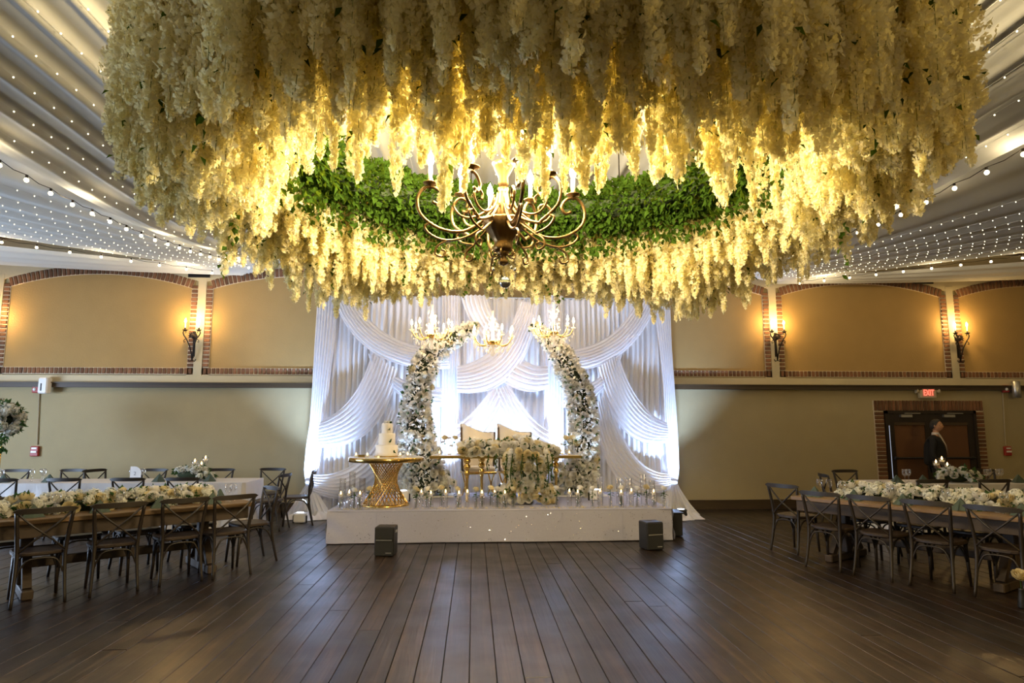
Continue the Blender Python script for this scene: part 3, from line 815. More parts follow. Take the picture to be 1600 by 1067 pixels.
# stray ivy trails among the strands
m = MB()
for i in range(46):
    a = rl.uniform(0, 2 * PI); r0 = rl.uniform(1.6, 2.33); z0 = rl.uniform(2.95, 3.6)
    c = Vector((r0 * math.cos(a), r0 * math.sin(a), z0 - 2.6))
    for j in range(rl.randrange(5, 12)):
        c = c + Vector((rl.uniform(-.03, .03), rl.uniform(-.03, .03), -rl.uniform(.015, .05)))
        m.leaf(c, Vector((rl.uniform(-1, 1), rl.uniform(-1, 1), -.8)), Vector((rl.uniform(-1, 1), rl.uniform(-1, 1), 1)), rl.uniform(.035, .06), rl.uniform(.012, .02))
stuff(m.build('ivy_sprigs', M['ivy'], canopy))

# ------------------------------------------------------------------ wrought bronze chandelier in the middle of the canopy
HX, HY = .18, 4.0
ch = thing('bronze_chandelier', 'large antique bronze chandelier with scrolled arms hanging inside the flower canopy', 'chandelier', (HX, HY, 2.55))
def Z(z): return z - 2.55
m = MB(); m.tube([(0, 0, Z(3.35)), (0, 0, Z(CEIL))], .012, 8); m.build('rod', M['bronze'], ch)
m = MB(); m.lathe([(.02, Z(3.16)), (.035, Z(3.2)), (.03, Z(3.24)), (.065, Z(3.31)), (.075, Z(3.335)), (.0, Z(3.36))], 20); m.build('top_cup', M['bronze'], ch, True)
m = MB(); m.lathe([(.045, Z(2.93)), (.05, Z(3.0)), (.04, Z(3.08)), (.03, Z(3.14)), (.035, Z(3.17))], 20, flute=.08, nfl=10); m.build('fluted_column', M['bronze'], ch, True)
m = MB(); m.lathe([(.10, Z(2.945)), (.135, Z(2.955)), (.138, Z(2.94)), (.11, Z(2.89)), (.075, Z(2.84)), (.055, Z(2.81)), (.058, Z(2.785)), (.06, Z(2.77)), (.05, Z(2.75)), (.03, Z(2.745))], 48, flute=.035, nfl=16); m.build('fluted_bowl', M['bronze'], ch, True)
m = MB(); m.lathe([(.035, Z(2.75)), (.04, Z(2.74)), (.022, Z(2.725)), (.02, Z(2.71)), (.035, Z(2.685)), (.033, Z(2.672)), (.012, Z(2.660)), (.0, Z(2.657))], 16); m.build('finial', M['bronze'], ch, True)
for k in range(6):
    a = 2 * PI * k / 6 + .3
    pth = [(.02, 2.74), (.045, 2.715), (.075, 2.71), (.085, 2.735), (.07, 2.752), (.055, 2.742)]
    m = MB(); m.tube([(r * math.cos(a), r * math.sin(a), Z(z)) for r, z in pth], .006, 6); m.build('finial_scroll', M['bronze'], ch, True)
def smooth_path(pts, n=5):
    out = []
    P = [Vector(p) for p in pts]
    for i in range(len(P) - 1):
        p0, p1, p2, p3 = P[max(i - 1, 0)], P[i], P[i + 1], P[min(i + 2, len(P) - 1)]
        for j in range(n):
            t = j / n
            out.append(.5 * ((2 * p1) + (p2 - p0) * t + (2 * p0 - 5 * p1 + 4 * p2 - p3) * t * t + (3 * p1 - p0 - 3 * p2 + p3) * t ** 3))
    out.append(P[-1]); return out
for k in range(8):
    a = 2 * PI * k / 8 + .16
    rad = lambda pts: smooth_path([(r * math.cos(a), r * math.sin(a), Z(z)) for r, z in pts], 4)
    big = k % 2 == 0
    e = .0 if big else -.13; dz = 0 if big else .03
    m = MB(); m.tube(rad([(.05, 3.05), (.13, 2.95), (.26, 2.865 + dz), (.41 + e, 2.875 + dz), (.525 + e, 2.955 + dz), (.548 + e, 3.06 + dz), (.50 + e, 3.135 + dz), (.43 + e, 3.13 + dz), (.39 + e, 3.075 + dz), (.415 + e, 3.03 + dz), (.455 + e, 3.045 + dz)]), .0105, 7)
    arm = m.build('arm', M['bronze'], ch, True)
    m = MB()
    m.tube(rad([(.08, 2.95), (.22, 2.84), (.36 + e, 2.80 + dz), (.46 + e, 2.83 + dz), (.50 + e, 2.88 + dz), (.46 + e, 2.905 + dz), (.44 + e, 2.88 + dz)]), .008, 6)
    m.tube(rad([(.36 + e, 2.80 + dz), (.42 + e, 2.76 + dz), (.43 + e, 2.71 + dz), (.385 + e, 2.695 + dz), (.37 + e, 2.73 + dz), (.395 + e, 2.74 + dz)]), .007, 6)
    m.tube(rad([(.06, 3.12), (.10, 3.02), (.20, 2.96), (.28, 2.97), (.32, 3.03), (.28, 3.08), (.235, 3.06), (.24, 3.02)]), .008, 6)
    m.build('scroll', M['bronze'], arm, True)
    cr_ = .47 + e; zz = 3.16 + dz
    cx_, cy_ = cr_ * math.cos(a), cr_ * math.sin(a)
    m = MB(); m.lathe([(.008, Z(zz) - .035), (.012, Z(zz) - .01), (.045, Z(zz)), (.047, Z(zz) + .006), (.018, Z(zz) + .012), (.016, Z(zz) + .03)], 12, (cx_, cy_, 0)); m.build('drip_cup', M['bronze'], ch, True)
    m = MB(); m.lathe([(.014, 0), (.014, .10)], 8, (cx_, cy_, Z(zz) + .012)); m.build('candle_sleeve', M['wax'], ch, True)
    m = MB(); m.lathe([(.009, 0), (.024, .035), (.018, .07), (.0, .11)], 10, (cx_, cy_, Z(zz) + .112)); m.build('bulb', M['bulb_hot'], ch, True)
    d = bpy.data.lights.new('chandelier_light', 'POINT'); d.energy = CHAND_W; d.color = (1.0, .78, .44); d.shadow_soft_size = .05
    o = bpy.data.objects.new('chandelier_light', d); C.objects.link(o); o.parent = ch; o.location = (cx_, cy_, Z(zz) + .25)
# hanging crystals
m = MB(); m.ball((0.012, 0, 0), .037, 16, 10); m.build('crystal_ball', M['mirrorball'], ch, True)
m = MB(); m.tube([(.012, 0, .035), (0, 0, Z(2.66))], .0012, 4); m.build('crystal_cord', M['steel'], ch)
for dx, dy in ((-.06, .02), (.05, -.03), (.075, .02)):
    m = MB(); m.tube([(dx, dy, .10), (dx, dy, Z(2.72))], .001, 4); m.build('crystal_cord', M['steel'], ch)
    m = MB(); m.ball((dx, dy, .09), .011, 8, 6); m.build('crystal_drop', M['mirrorball'], ch, True)
# two unseen copies of the chandelier, added to brighten the walls and ceiling
def dup(o, parent=None):
    c = o.copy()
    if c.type == 'LIGHT':
        c.data = o.data.copy(); c.data.energy = WING_W; c.data.color = (1.0, .64, .17)
    C.objects.link(c)
    if parent: c.parent = parent
    for k_ in list(o.children): dup(k_, c)
    return c
for loc_, lb_ in (((7.8, .4, 2.75), 'unseen bronze chandelier added to light the right wing of the room'), ((-7.4, .2, 2.75), 'unseen bronze chandelier added to light the left wing of the room')):
    c_ = dup(ch); c_.location = loc_; c_['label'] = lb_
    if loc_[0] < 0:
        for k_ in c_.children:
            if k_.type == 'LIGHT': k_.data.energy = WING_W * .14

# ------------------------------------------------------------------ white draped backdrop
BY = 12.42
bd = thing('draped_backdrop', 'tall white chiffon backdrop with crossing swags behind the stage', 'backdrop', (.45, BY, 0))
def bw(p, y): return Vector((p.x - .45, y - BY, p.z))
m = MB()
X0, X1 = -3.0, 3.86
def f_back(u, v):
    x = X0 + (X1 - X0) * u
    ph = x / .105 + .6 * math.sin(x * 2.3) + .15 * math.sin(v * 5)
    y = .035 * math.sin(2 * PI * ph) * (.55 + .45 * math.sin(x * 5.1) ** 2) + .012 * math.sin(x * 40)
    return (x - .45, y, .01 + 4.12 * v)
m.grid(f_back, 620, 10); m.build('back_curtain', M['drape'], bd, True)
m = MB(); m.tube([(X0 - .5, .03, 4.13), (X1 - .4, .03, 4.13)], .025, 8); m.build('crossbar', M['steel'], bd)
for xx in (X0 + .05, X1 - .05):
    m = MB(); m.tube([(xx - .45, .09, 0), (xx - .45, .09, 4.13)], .025, 8); m.build('upright', M['steel'], bd)
def side_panel(bound, name='side_panel', y0=12.26, npl=7, amp=.03):
    """gathered panel: (py, left px, right px) rows"""
    zs = [at(b[1], b[0], y0).z for b in bound]; xl = [at(b[1], b[0], y0).x for b in bound]; xr = [at(b[2], b[0], y0).x for b in bound]
    L = sorted(zip(zs, xl, xr)); lp = [(z, a) for z, a, b in L]; rp = [(z, b) for z, a, b in L]
    zmin = max(.012, L[0][0]); zmax = L[-1][0]
    def f(u, v):
        z = zmin + (zmax - zmin) * v
        a, b = interp(z, lp), interp(z, rp)
        w = b - a
        y = y0 - amp * (.4 + .6 * min(1, w / .4)) * math.sin(2 * PI * npl * u + .5 * math.sin(v * 6)) - .05 * math.sin(PI * u) - (.25 * max(0, 1 - z / .8) ** 2 * (.5 + .5 * math.sin(9 * u)))
        return (a + w * u - .45, y - BY, z)
    q = MB(); q.grid(f, npl * 8, 44); return q.build(name, M['swag'], bd, True)
side_panel([(465, 496, 528), (540, 491, 522), (600, 488, 514), (660, 484, 508), (700, 478, 503), (735, 475, 498), (750, 477, 491), (757, 478, 490), (770, 470, 498), (790, 458, 512), (806, 447, 525)])
side_panel([(465, 1020, 1047), (540, 1030, 1050), (600, 1036, 1054), (660, 1038, 1058), (700, 1040, 1060), (735, 1043, 1061), (750, 1046, 1059), (757, 1047, 1058), (770, 1038, 1066), (790, 1030, 1078), (806, 1024, 1092)])
# ties and puddled hem
for px in (484, 1052):
    p = at(px, 753, 12.22); m = MB(); m.lathe([(.075, -.03), (.085, 0), (.075, .03)], 14, (p.x - .45, p.z * 0 - .2, p.z)); m.build('tie_band', M['swag'], bd, True)
for px, w in ((487, .42), (1058, .42)):
    p = atz(px, 806, .05); rr = random.Random(px); m = MB()
    def f(u, v, p=p, w=w):
        a = 2 * PI * u; r = w * (.55 + .45 * v) * (1 + .16 * math.sin(5 * a + px) + .1 * math.sin(11 * a))
        return (p.x - .45 + r * math.cos(a), p.y - BY - .1 + .45 * r * math.sin(a), .012 + .085 * (1 - v) * (1.2 + .5 * math.sin(7 * a + 3 * v)))
    m.grid(f, 60, 8); m.build('puddled_hem', M['swag'], bd, True)
for a, b in ((690, 719), (850, 880)):
    side_panel([(462, a, b), (600, a, b), (700, a - 1, b + 1), (806, a - 2, b + 2)], 'column_panel', 12.24, 6, .028)
def swag(U, Lw, y0=12.2, nf=7, bulge=.07, name='swag'):
    U = [at(px, py, y0) for px, py in U]; Lw = [at(px, py, y0) for px, py in Lw]
    def f(u, v):
        a = bez(U[0], U[1], U[2], u); b = bez(Lw[0], Lw[1], Lw[2], u)
        vv = v
        p = a.lerp(b, vv)
        amp = .022 * min(1, (a - b).length / .22)
        y = y0 - bulge * math.sin(PI * v) ** .7 - amp * math.sin(2 * PI * nf * v + 1.3 * math.sin(u * 4)) - .02 * math.sin(2 * PI * u)
        p = p + Vector((0, 0, -.010 * math.cos(2 * PI * nf * v)))
        return (p.x - .45, y - BY, p.z)
    q = MB(); q.grid(f, 26, nf * 7); return q.build(name, M['swag'], bd, True)
SW = [
 ([(553, 458), (585, 540), (700, 546)], [(520, 462), (560, 585), (702, 575)], 12.12, 8),
 ([(581, 552), (560, 632), (500, 658)], [(622, 578), (600, 705), (496, 698)], 12.16, 9),
 ([(608, 630), (580, 745), (489, 741)], [(640, 672), (610, 818), (487, 768)], 12.18, 8),
 ([(588, 556), (612, 600), (690, 604)], [(575, 552), (600, 628), (690, 634)], 12.19, 5),
 ([(998, 460), (965, 545), (870, 548)], [(1030, 462), (985, 592), (868, 576)], 12.12, 8),
 ([(966, 552), (988, 636), (1042, 660)], [(934, 575), (960, 712), (1044, 690)], 12.16, 9),
 ([(948, 606), (978, 738), (1046, 740)], [(926, 640), (948, 800), (1047, 764)], 12.18, 8),
 ([(960, 556), (942, 604), (880, 606)], [(972, 552), (952, 632), (880, 636)], 12.19, 5),
 ([(812, 470), (790, 556), (714, 571)], [(842, 476), (822, 628), (714, 612)], 12.10, 9),
 ([(812, 556), (832, 574), (856, 570)], [(778, 590), (816, 622), (856, 606)], 12.16, 6),
 ([(766, 606), (748, 640), (712, 664)], [(796, 612), (768, 704), (712, 722)], 12.18, 6),
 ([(796, 600), (826, 656), (858, 672)], [(768, 612), (798, 704), (858, 712)], 12.17, 6),
 ([(720, 462), (728, 500), (766, 545)], [(760, 462), (770, 500), (800, 530)], 12.2, 6),
]
for U, Lw, y0, nf in SW: swag(U, Lw, y0, nf)

# uplights at the foot of the drape
def uplight(x, y, z, label, e, tilt=.35, ang=62, body='black'):
    t = thing('uplight', label, 'uplight', (x, y, z))
    m = MB(); m.bbox((0, 0, .09), (.20, .16, .16), .02); m.build('body', M[body], t)
    m = MB(); m.lathe([(.06, .171), (.06, .178), (0, .179)], 14); m.build('lens', M['uplens'], t)
    m = MB(); m.box((-.11, 0, .06), (.015, .05, .12)); m.box((.11, 0, .06), (.015, .05, .12)); m.build('yoke', M['iron'], t)
    d = bpy.data.lights.new('uplight_beam', 'SPOT'); d.energy = e; d.color = (.44, .63, 1.0); d.spot_size = math.radians(ang); d.spot_blend = .9; d.shadow_soft_size = .06
    o = bpy.data.objects.new('uplight_beam', d); C.objects.link(o); o.parent = t; o.location = (0, 0, .19)
    o.rotation_euler = (PI - tilt, 0, 0)
    return o
SX0, SX1, SY0, SY1, SZ = -2.06, 2.90, 9.53, 11.95, .455
UPL = [(-2.97, 11.62, 0, 'pale boxed uplight on the floor before the left end of the backdrop', 150, 'white'), (3.72, 11.68, 0, 'black uplight on the floor before the right end of the backdrop', 150, 'black'),
       (-.52, 11.78, SZ, 'black uplight at the rear of the stage behind the left flower arch', 120, 'black'), (.55, 11.78, SZ, 'black uplight at the rear of the stage behind the wing chairs', 60, 'black'),
       (1.50, 11.78, SZ, 'black uplight at the rear of the stage behind the right flower arch', 120, 'black')]
for x, y, z, lb, e, b in UPL: uplight(x, y, z, lb, UP_W * e / 150, .30, 80, b)
for x, lb in ((-1.12, 'left'), (1.98, 'right')):  # extra lamps, added to brighten the arches from the front
    uplight(x, 10.62, SZ + .003, 'small white uplight added on the stage to brighten the %s flower arch' % lb, UP_W * .16, .28, 70, 'white')

# ------------------------------------------------------------------ stage
st = thing('stage', 'low stage wrapped in pale sparkling cloth', 'stage', ((SX0 + SX1) / 2, (SY0 + SY1) / 2, 0))
W2, D2 = (SX1 - SX0) / 2, (SY1 - SY0) / 2
m = MB(); m.box((0, 0, SZ / 2 - .01), (2 * W2 - .06, 2 * D2 - .06, SZ - .03)); m.build('platform', M['tabledark'], st)
per = [(-W2, D2), (-W2, -D2), (W2, -D2), (W2, D2)]
m = MB()
for a, b in zip(per, per[1:]):
    n = 60
    def f(u, v, a=a, b=b):
        x = a[0] + (b[0] - a[0]) * u; y = a[1] + (b[1] - a[1]) * u
        nx, ny = (b[1] - a[1]), -(b[0] - a[0]); l = math.hypot(nx, ny); nx /= -l; ny /= -l
        s = u * l
        off = .006 * math.sin(s * 7) * (1 - v) + .010 * math.sin(s * 2.1 + 1) * (1 - v) + .02 * (1 - v)
        if v > .98: off = 0
        tw = .05 * max(0, 1 - min(u, 1 - u) * l / .5) * math.sin(v * 9 + s * 12) * .35
        return (x - nx * (off + tw), y - ny * (off + tw), .012 + (SZ - .012) * v)
    m.grid(f, n, 10)
m.build('skirt', M['satin'], st, True)
m = MB(); m.bbox((0, 0, SZ - .006), (2 * W2 + .012, 2 * D2 + .012, .016), .005); m.build('top_cloth', M['satin'], st)
m = MB(); rs = random.Random(9)
for i in range(420):
    x = rs.uniform(-W2, W2); z = rs.uniform(.03, SZ - .03)
    if rs.random() > .35 + .65 * (x + W2) / (2 * W2): continue
    c = Vector((x, -D2 - .045, z)); r = rs.uniform(.0022, .0046); a = rs.uniform(0, PI)
    e1 = Vector((math.cos(a), rs.uniform(-.4, .4), math.sin(a))) * r; e2 = Vector((-math.sin(a), rs.uniform(-.4, .4), math.cos(a))) * r
    m.add([c - e1 - e2, c + e1 - e2, c + e1 + e2, c - e1 + e2], [(0, 1, 2, 3)])
stuff(m.build('sequins', M['sparkle'], st))
for i in range(5):
    m = MB(); m.box((-W2 + .7 + i * .88, -D2 - .028, SZ / 2), (.004, .004, SZ - .05)); m.build('seam', M['satin'], st)
# scattered petals on the stage lip
m = MB()
for i in range(260):
    x = rs.uniform(-W2 + .05, W2 - .05); y = -D2 + .06 + abs(rs.gauss(0, .12)); a = rs.uniform(0, 2 * PI)
    e1 = Vector((math.cos(a), math.sin(a), rs.uniform(-.2, .2))) * .022; e2 = Vector((-math.sin(a), math.cos(a), rs.uniform(-.2, .2))) * .016
    c = Vector((x, y, SZ + .010))
    m.add([c - e1, c - e2, c + e1 + Vector((0, 0, .008)), c + e2], [(0, 1, 2), (0, 2, 3)])
pt = m.build('scattered_petals', M['cream_rose'], loc=st.location); pt['kind'] = 'stuff'; pt['label'] = 'pale petals strewn along the front of the stage'; pt['category'] = 'petals'

# speakers and the box beside the stage
def speaker(x, y, label, rz):
    t = thing('floor_speaker', label, 'speaker', (x, y, 0), rz)
    m = MB(); m.bbox((0, 0, .185), (.25, .24, .36), .012); m.build('cabinet', M['black'], t)
    m = MB(); m.box((0, -.122, .10), (.23, .012, .17)); m.build('lower_grille', M['grille'], t)
    m = MB(); m.box((0, -.122, .285), (.23, .012, .13)); m.build('upper_grille', M['grille'], t)
    m = MB(); m.box((0, -.129, .203), (.205, .006, .014)); m.build('pale_stripe', M['steel'], t)
    m = MB(); m.box((.06, -.130, .045), (.07, .004, .012)); m.build('badge', M['steel'], t)
    m = MB(); m.box((.128, 0, .30), (.012, .08, .03)); m.build('side_handle', M['steel'], t)
speaker(-1.12, 8.72, 'black floor speaker before the left half of the stage', -.10)
speaker(2.42, 8.93, 'black floor speaker before the right corner of the stage', .22)
t = thing('subwoofer_box', 'plain black box on the floor behind the right corner of the stage', 'speaker', (3.03, 10.05, 0))
m = MB(); m.bbox((0, 0, .17), (.26, .40, .33), .012); m.build('cabinet', M['black'], t)
m = MB(); m.box((0, 0, .342), (.30, .42, .02)); m.build('lid', M['black'], t)

# ------------------------------------------------------------------ flowers
def rose_mesh(seed, m_):
    r = random.Random(seed); q = MB()
    for (n, R0, H, top) in ((5, 1.0, .62, .92), (5, .80, .85, .80), (4, .55, .98, .62), (3, .32, 1.02, .4)):
        a0 = r.uniform(0, 2 * PI)
        for k in range(n):
            ac = a0 + 2 * PI * k / n + r.uniform(-.15, .15); wd = PI / n * 1.25
            def f(u, v):
                uu = (u - .5) * 2; an = ac + uu * wd
                rad = R0 * (.30 + .70 * math.sin(min(1.0, v * 1.05) * PI * .5)) * (1 - .10 * uu * uu) + .10 * v * v * R0
                z = -.62 + H * 1.25 * v - .16 * uu * uu * v
                return (rad * math.cos(an), rad * math.sin(an), z)
            q.grid(f, 3, 2)
    return q.mesh('rose', m_, True)
ROSE = [rose_mesh(i, M['rose']) for i in range(3)]
CROSE = [rose_mesh(10 + i, M['cream_rose']) for i in range(3)]
def hyd_mesh(seed):
    r = random.Random(seed); q = MB(); q.ball((0, 0, 0), .8, 8, 5)
    for i in range(54):
        z = r.uniform(-.5, 1); a = r.uniform(0, 2 * PI); s = math.sqrt(max(0, 1 - z * z)); n = Vector((s * math.cos(a), s * math.sin(a), z)); t = n.orthogonal().normalized(); b = n.cross(t)
        c = n * r.uniform(.84, 1.0)
        for k in range(2):
            an = r.uniform(0, PI); d = t * math.cos(an) + b * math.sin(an); w = n.cross(d); l = .30
            q.add([c - d * l + n * .1, c - w * l * .5, c + d * l + n * .1, c + w * l * .5], [(0, 1, 2), (0, 2, 3)])
    return q.mesh('hydrangea', M['hyd'])
HYD = [hyd_mesh(i) for i in range(2)]
def orient(n, spin, sc, loc):
    n = n.normalized(); t = n.orthogonal().normalized(); b = n.cross(t)
    Rm = Matrix((t, b, n)).transposed().to_4x4()
    return Matrix.Translation(loc) @ Rm @ Matrix.Rotation(spin, 4, 'Z') @ Matrix.Scale(sc, 4)
def leaves(mb, c, n, r, k, L=.06, W=.018, spread=.9):
    for _ in range(k):
        d = n + Vector((r.uniform(-1, 1), r.uniform(-1, 1), r.uniform(-1, 1))) * spread
        mb.leaf(Vector(c), d, Vector((r.uniform(-1, 1), r.uniform(-1, 1), r.uniform(-.2, 1))), L * r.uniform(.7, 1.3), W * r.uniform(.7, 1.3))

# flower arches
def arch(label, spine, y0, extra=None, seed=1, nr=285):
    """spine: (px, py, width px)"""
    r = random.Random(seed)
    base = at(spine[0][0], spine[0][1], y0)
    t = thing('flower_arch', label, 'flower arch', (base.x, y0, SZ + .008))
    O = Vector(t.location)
    P = [at(a, b, y0) - O for a, b, w in spine]; P[0].z = .06
    Wd = [w / 2 / 84.0 for a, b, w in spine]
    SP = smooth_path(P, 6); n = len(SP)
    WS = [Wd[min(len(Wd) - 1, i // 6)] + (Wd[min(len(Wd) - 1, i // 6 + 1)] - Wd[min(len(Wd) - 1, i // 6)]) * ((i % 6) / 6) for i in range(n)]
    m = MB(); m.tube(SP, [max(.02, w * .5) for w in WS], 10); m.build('arch_core', M['moss'], t, True)
    m = MB(); m.box((P[0].x, 0, .012), (.9, .5, .02)); m.build('base_plate', M['white'], t)
    lv = MB()
    seg = [(SP[i + 1] - SP[i]).length * (WS[i] + .02) for i in range(n - 1)]; tot = sum(seg); acc = 0
    for i in range(n - 1):
        k = nr * seg[i] / tot + acc; kk = int(k); acc = k - kk
        T = (SP[i + 1] - SP[i]).normalized(); U = T.cross(Vector((0, 1, 0))).normalized(); V = T.cross(U)
        for _ in range(kk):
            a = r.uniform(0, 2 * PI); s = r.random()
            c = SP[i].lerp(SP[i + 1], s); nn = U * math.cos(a) + V * math.sin(a); w = WS[i]
            pos = c + nn * max(.02, w * r.uniform(.72, .92) - .01)
            if pos.z < .06: pos.z = .06
            kind = r.random()
            me_ = ROSE[r.randrange(3)] if kind < .72 else (CROSE[r.randrange(3)] if kind < .8 else HYD[r.randrange(2)])
            place('rose' if kind < .8 else 'hydrangea', me_, t, M=orient(nn + Vector((0, 0, .1)), r.uniform(0, 6), r.uniform(.056, .078), pos))
            if r.random() < .9:
                leaves(lv, c + nn * w * .80, nn, r, 2, .075, .024)
    if extra:
        for (px, py, w, h, k) in extra:
            c0 = at(px, py, y0 - .1) - O
            for _ in range(k):
                d = Vector((r.uniform(-1, 1), r.uniform(-1, .3), r.uniform(-1, 1)))
                pos = c0 + Vector((d.x * w, d.y * .22, d.z * h))
                if pos.z < .06: continue
                place('rose', ROSE[r.randrange(3)], t, M=orient(d + Vector((0, -.6, .1)), r.uniform(0, 6), r.uniform(.055, .075), pos))
                if r.random() < .6: leaves(lv, pos, d, r, 2, .08, .024)
    fb = MB()
    for i in range(n - 1):
        T = (SP[i + 1] - SP[i]).normalized(); U = T.cross(Vector((0, 1, 0))).normalized(); V = T.cross(U)
        for _ in range(int(3200 * seg[i] / tot)):
            a = r.uniform(0, 2 * PI); nn = U * math.cos(a) + V * math.sin(a)
            c = SP[i].lerp(SP[i + 1], r.random()) + nn * WS[i] * r.uniform(.5, .85)
            d = nn + Vector((r.uniform(-1, 1), r.uniform(-1, 1), r.uniform(-1, 1))) * .7
            fb.leaf(c, d, Vector((r.uniform(-1, 1), r.uniform(-1, 1), r.uniform(-1, 1))), r.uniform(.05, .08), r.uniform(.024, .036))
    stuff(fb.build('filler_petals', M['rose'], t))
    stuff(lv.build('arch_foliage', M['leaf'], t))
arch('white rose arch curving up beside the cake table', [(668, 782, 86), (660, 735, 74), (652, 690, 60), (649, 640, 48), (655, 600, 45), (666, 567, 42), (682, 546, 38), (703, 530, 32), (728, 517, 24), (748, 511, 12)], 11.35, [(690, 768, .22, .2, 22)], 21)
arch('white rose arch curving up at the right end of the sweetheart table', [(905, 782, 74), (909, 735, 54), (912, 690, 48), (911, 645, 48), (903, 610, 46), (890, 580, 42), (876, 554, 37), (862, 535, 30), (846, 519, 20), (829, 507, 9)], 11.35, [(884, 755, .24, .34, 34)], 33, 262)

# ------------------------------------------------------------------ cake table and cake
ct = thing('cake_table', 'round gold cake table on an hourglass lattice of rods', 'table', (-1.33, 10.16, SZ + .002))
m = MB(); m.lathe([(.56, .655), (.572, .66), (.572, .715), (.565, .722), (.0, .723)], 48); m.build('gold_rim', M['goldtop'], ct, True)
m = MB(); m.lathe([(.555, .7235), (.555, .728), (0, .729)], 48); m.build('mirror_top', M['mirror'], ct)
m = MB(); m.lathe([(.36, .0), (.365, .012), (.35, .03), (.30, .035), (.0, .036)], 40); m.build('base_disc', M['gold'], ct, True)
m = MB(); m.lathe([(.28, .64), (.285, .655), (.0, .656)], 32); m.build('top_plate', M['gold'], ct)
for fam in (-1, 1):
    for i in range(30):
        a = 2 * PI * i / 30; m = MB(); tw = fam * 1.95
        p0 = Vector((.335 * math.cos(a), .335 * math.sin(a), .03)); p1 = Vector((.265 * math.cos(a + tw), .265 * math.sin(a + tw), .648))
        if i == 0: pass
        m.tube([p0, p1], .006, 5); m.build('lattice_rod', M['gold'], ct)
cz = SZ + .002 + .729
ck = thing('wedding_cake', 'three tier white wedding cake with small leaf sprigs on the gold table', 'cake', (-1.32, 10.08, cz + .001))
m = MB(); m.lathe([(.19, 0), (.19, .012), (0, .013)], 28); m.build('cake_board', M['gold'], ck)
zz = .013; rk = random.Random(2)
for R_, H_ in ((.168, .165), (.127, .175), (.085, .150)):
    m = MB(); m.lathe([(R_ - .004, 0), (R_, .006), (R_, H_ - .012), (R_ - .008, H_ - .002), (R_ - .02, H_), (0, H_ + .0005)], 32, (0, 0, zz)); tier = m.build('cake_tier', M['cake'], ck, True)
    lv = MB(); a = -1.1 + rk.uniform(-.2, .3); c = Vector(((R_ + .004) * math.cos(a), (R_ + .004) * math.sin(a), zz + H_ * .35))
    leaves(lv, c, Vector((math.cos(a), math.sin(a), .4)), rk, 7, .04, .012); lv.build('leaf_sprig', M['leaf'], tier)
    zz += H_
for k in range(4):
    a = k * 1.6; place('rose', ROSE[k % 3], ck, M=orient(Vector((math.cos(a), math.sin(a), 1)), k, .028, Vector((.035 * math.cos(a), .035 * math.sin(a), zz + .018))))
lv = MB(); leaves(lv, Vector((.04, -.02, zz)), Vector((1, -.5, .6)), rk, 6, .05, .014); lv.build('leaf_sprig', M['leaf'], ck)
def tealight(x, y, z, label, h=.05, r=.032):
    t = thing('tealight', label, 'candle', (x, y, z), group='small candles')
    m = MB(); m.lathe([(r * .8, 0), (r, .004), (r, h), (r * .92, h), (r * .9, .01)], 14); m.build('glass_cup', M['glass'], t, True)
    m = MB(); m.lathe([(r * .8, .008), (r * .8, h * .55), (0, h * .56)], 12); m.build('wax', M['wax'], t, True)
    m = MB(); m.lathe([(.004, 0), (.011, .012), (.006, .03), (0, .042)], 8, (0, 0, h * .58)); m.build('flame', M['flame'], t, True)
for k, (x, y, lb) in enumerate([(-1.75, 9.92, 'left of the gold card box on the cake table'), (-1.58, 9.90, 'just right of the gold card box on the cake table'), (-1.10, 9.94, 'right of the wedding cake'), (-.99, 9.99, 'farthest right on the cake table')]):
    tealight(x, y, cz + .001, 'small lit candle ' + lb)
m = MB(); m.bbox((0, 0, .02), (.10, .05, .038), .004)
tag(m.build('gold_card_box', M['goldtop'], loc=(-1.665, 9.91, cz + .001)), 'small flat gold box between two candles on the cake table', 'box')

# ------------------------------------------------------------------ sweetheart table, chairs
ST_X, ST_Y = .52, 10.72
sw = thing('sweetheart_table', 'long gold edged sweetheart table on turned gold legs', 'table', (ST_X, ST_Y, SZ + .002))
m = MB(); m.bbox((0, 0, .702), (2.42, .62, .045), .008); m.build('gold_rim', M['goldtop'], sw)
m = MB(); m.box((0, 0, .727), (2.38, .58, .006)); m.build('mirror_top', M['mirror'], sw)
lp = [(.018, 0), (.026, .01), (.018, .03), (.022, .20), (.026, .36), (.034, .385), (.028, .40), (.046, .43), (.050, .45), (.046, .47), (.030, .495), (.050, .52), (.056, .545), (.050, .57), (.030, .595), (.055, .625), (.058, .645), (.050, .668), (.04, .68)]
mleg = MB(); mleg.lathe(lp, 16); mleg = mleg.mesh('leg', M['gold'], True)
for x, y in ((-.62, -.22), (-.0, -.22), (.62, -.22), (-.38, .22), (.24, .22), (.86, .22)):
    place('leg', mleg, sw, loc=(x, y, 0))
tz = SZ + .002 + .731
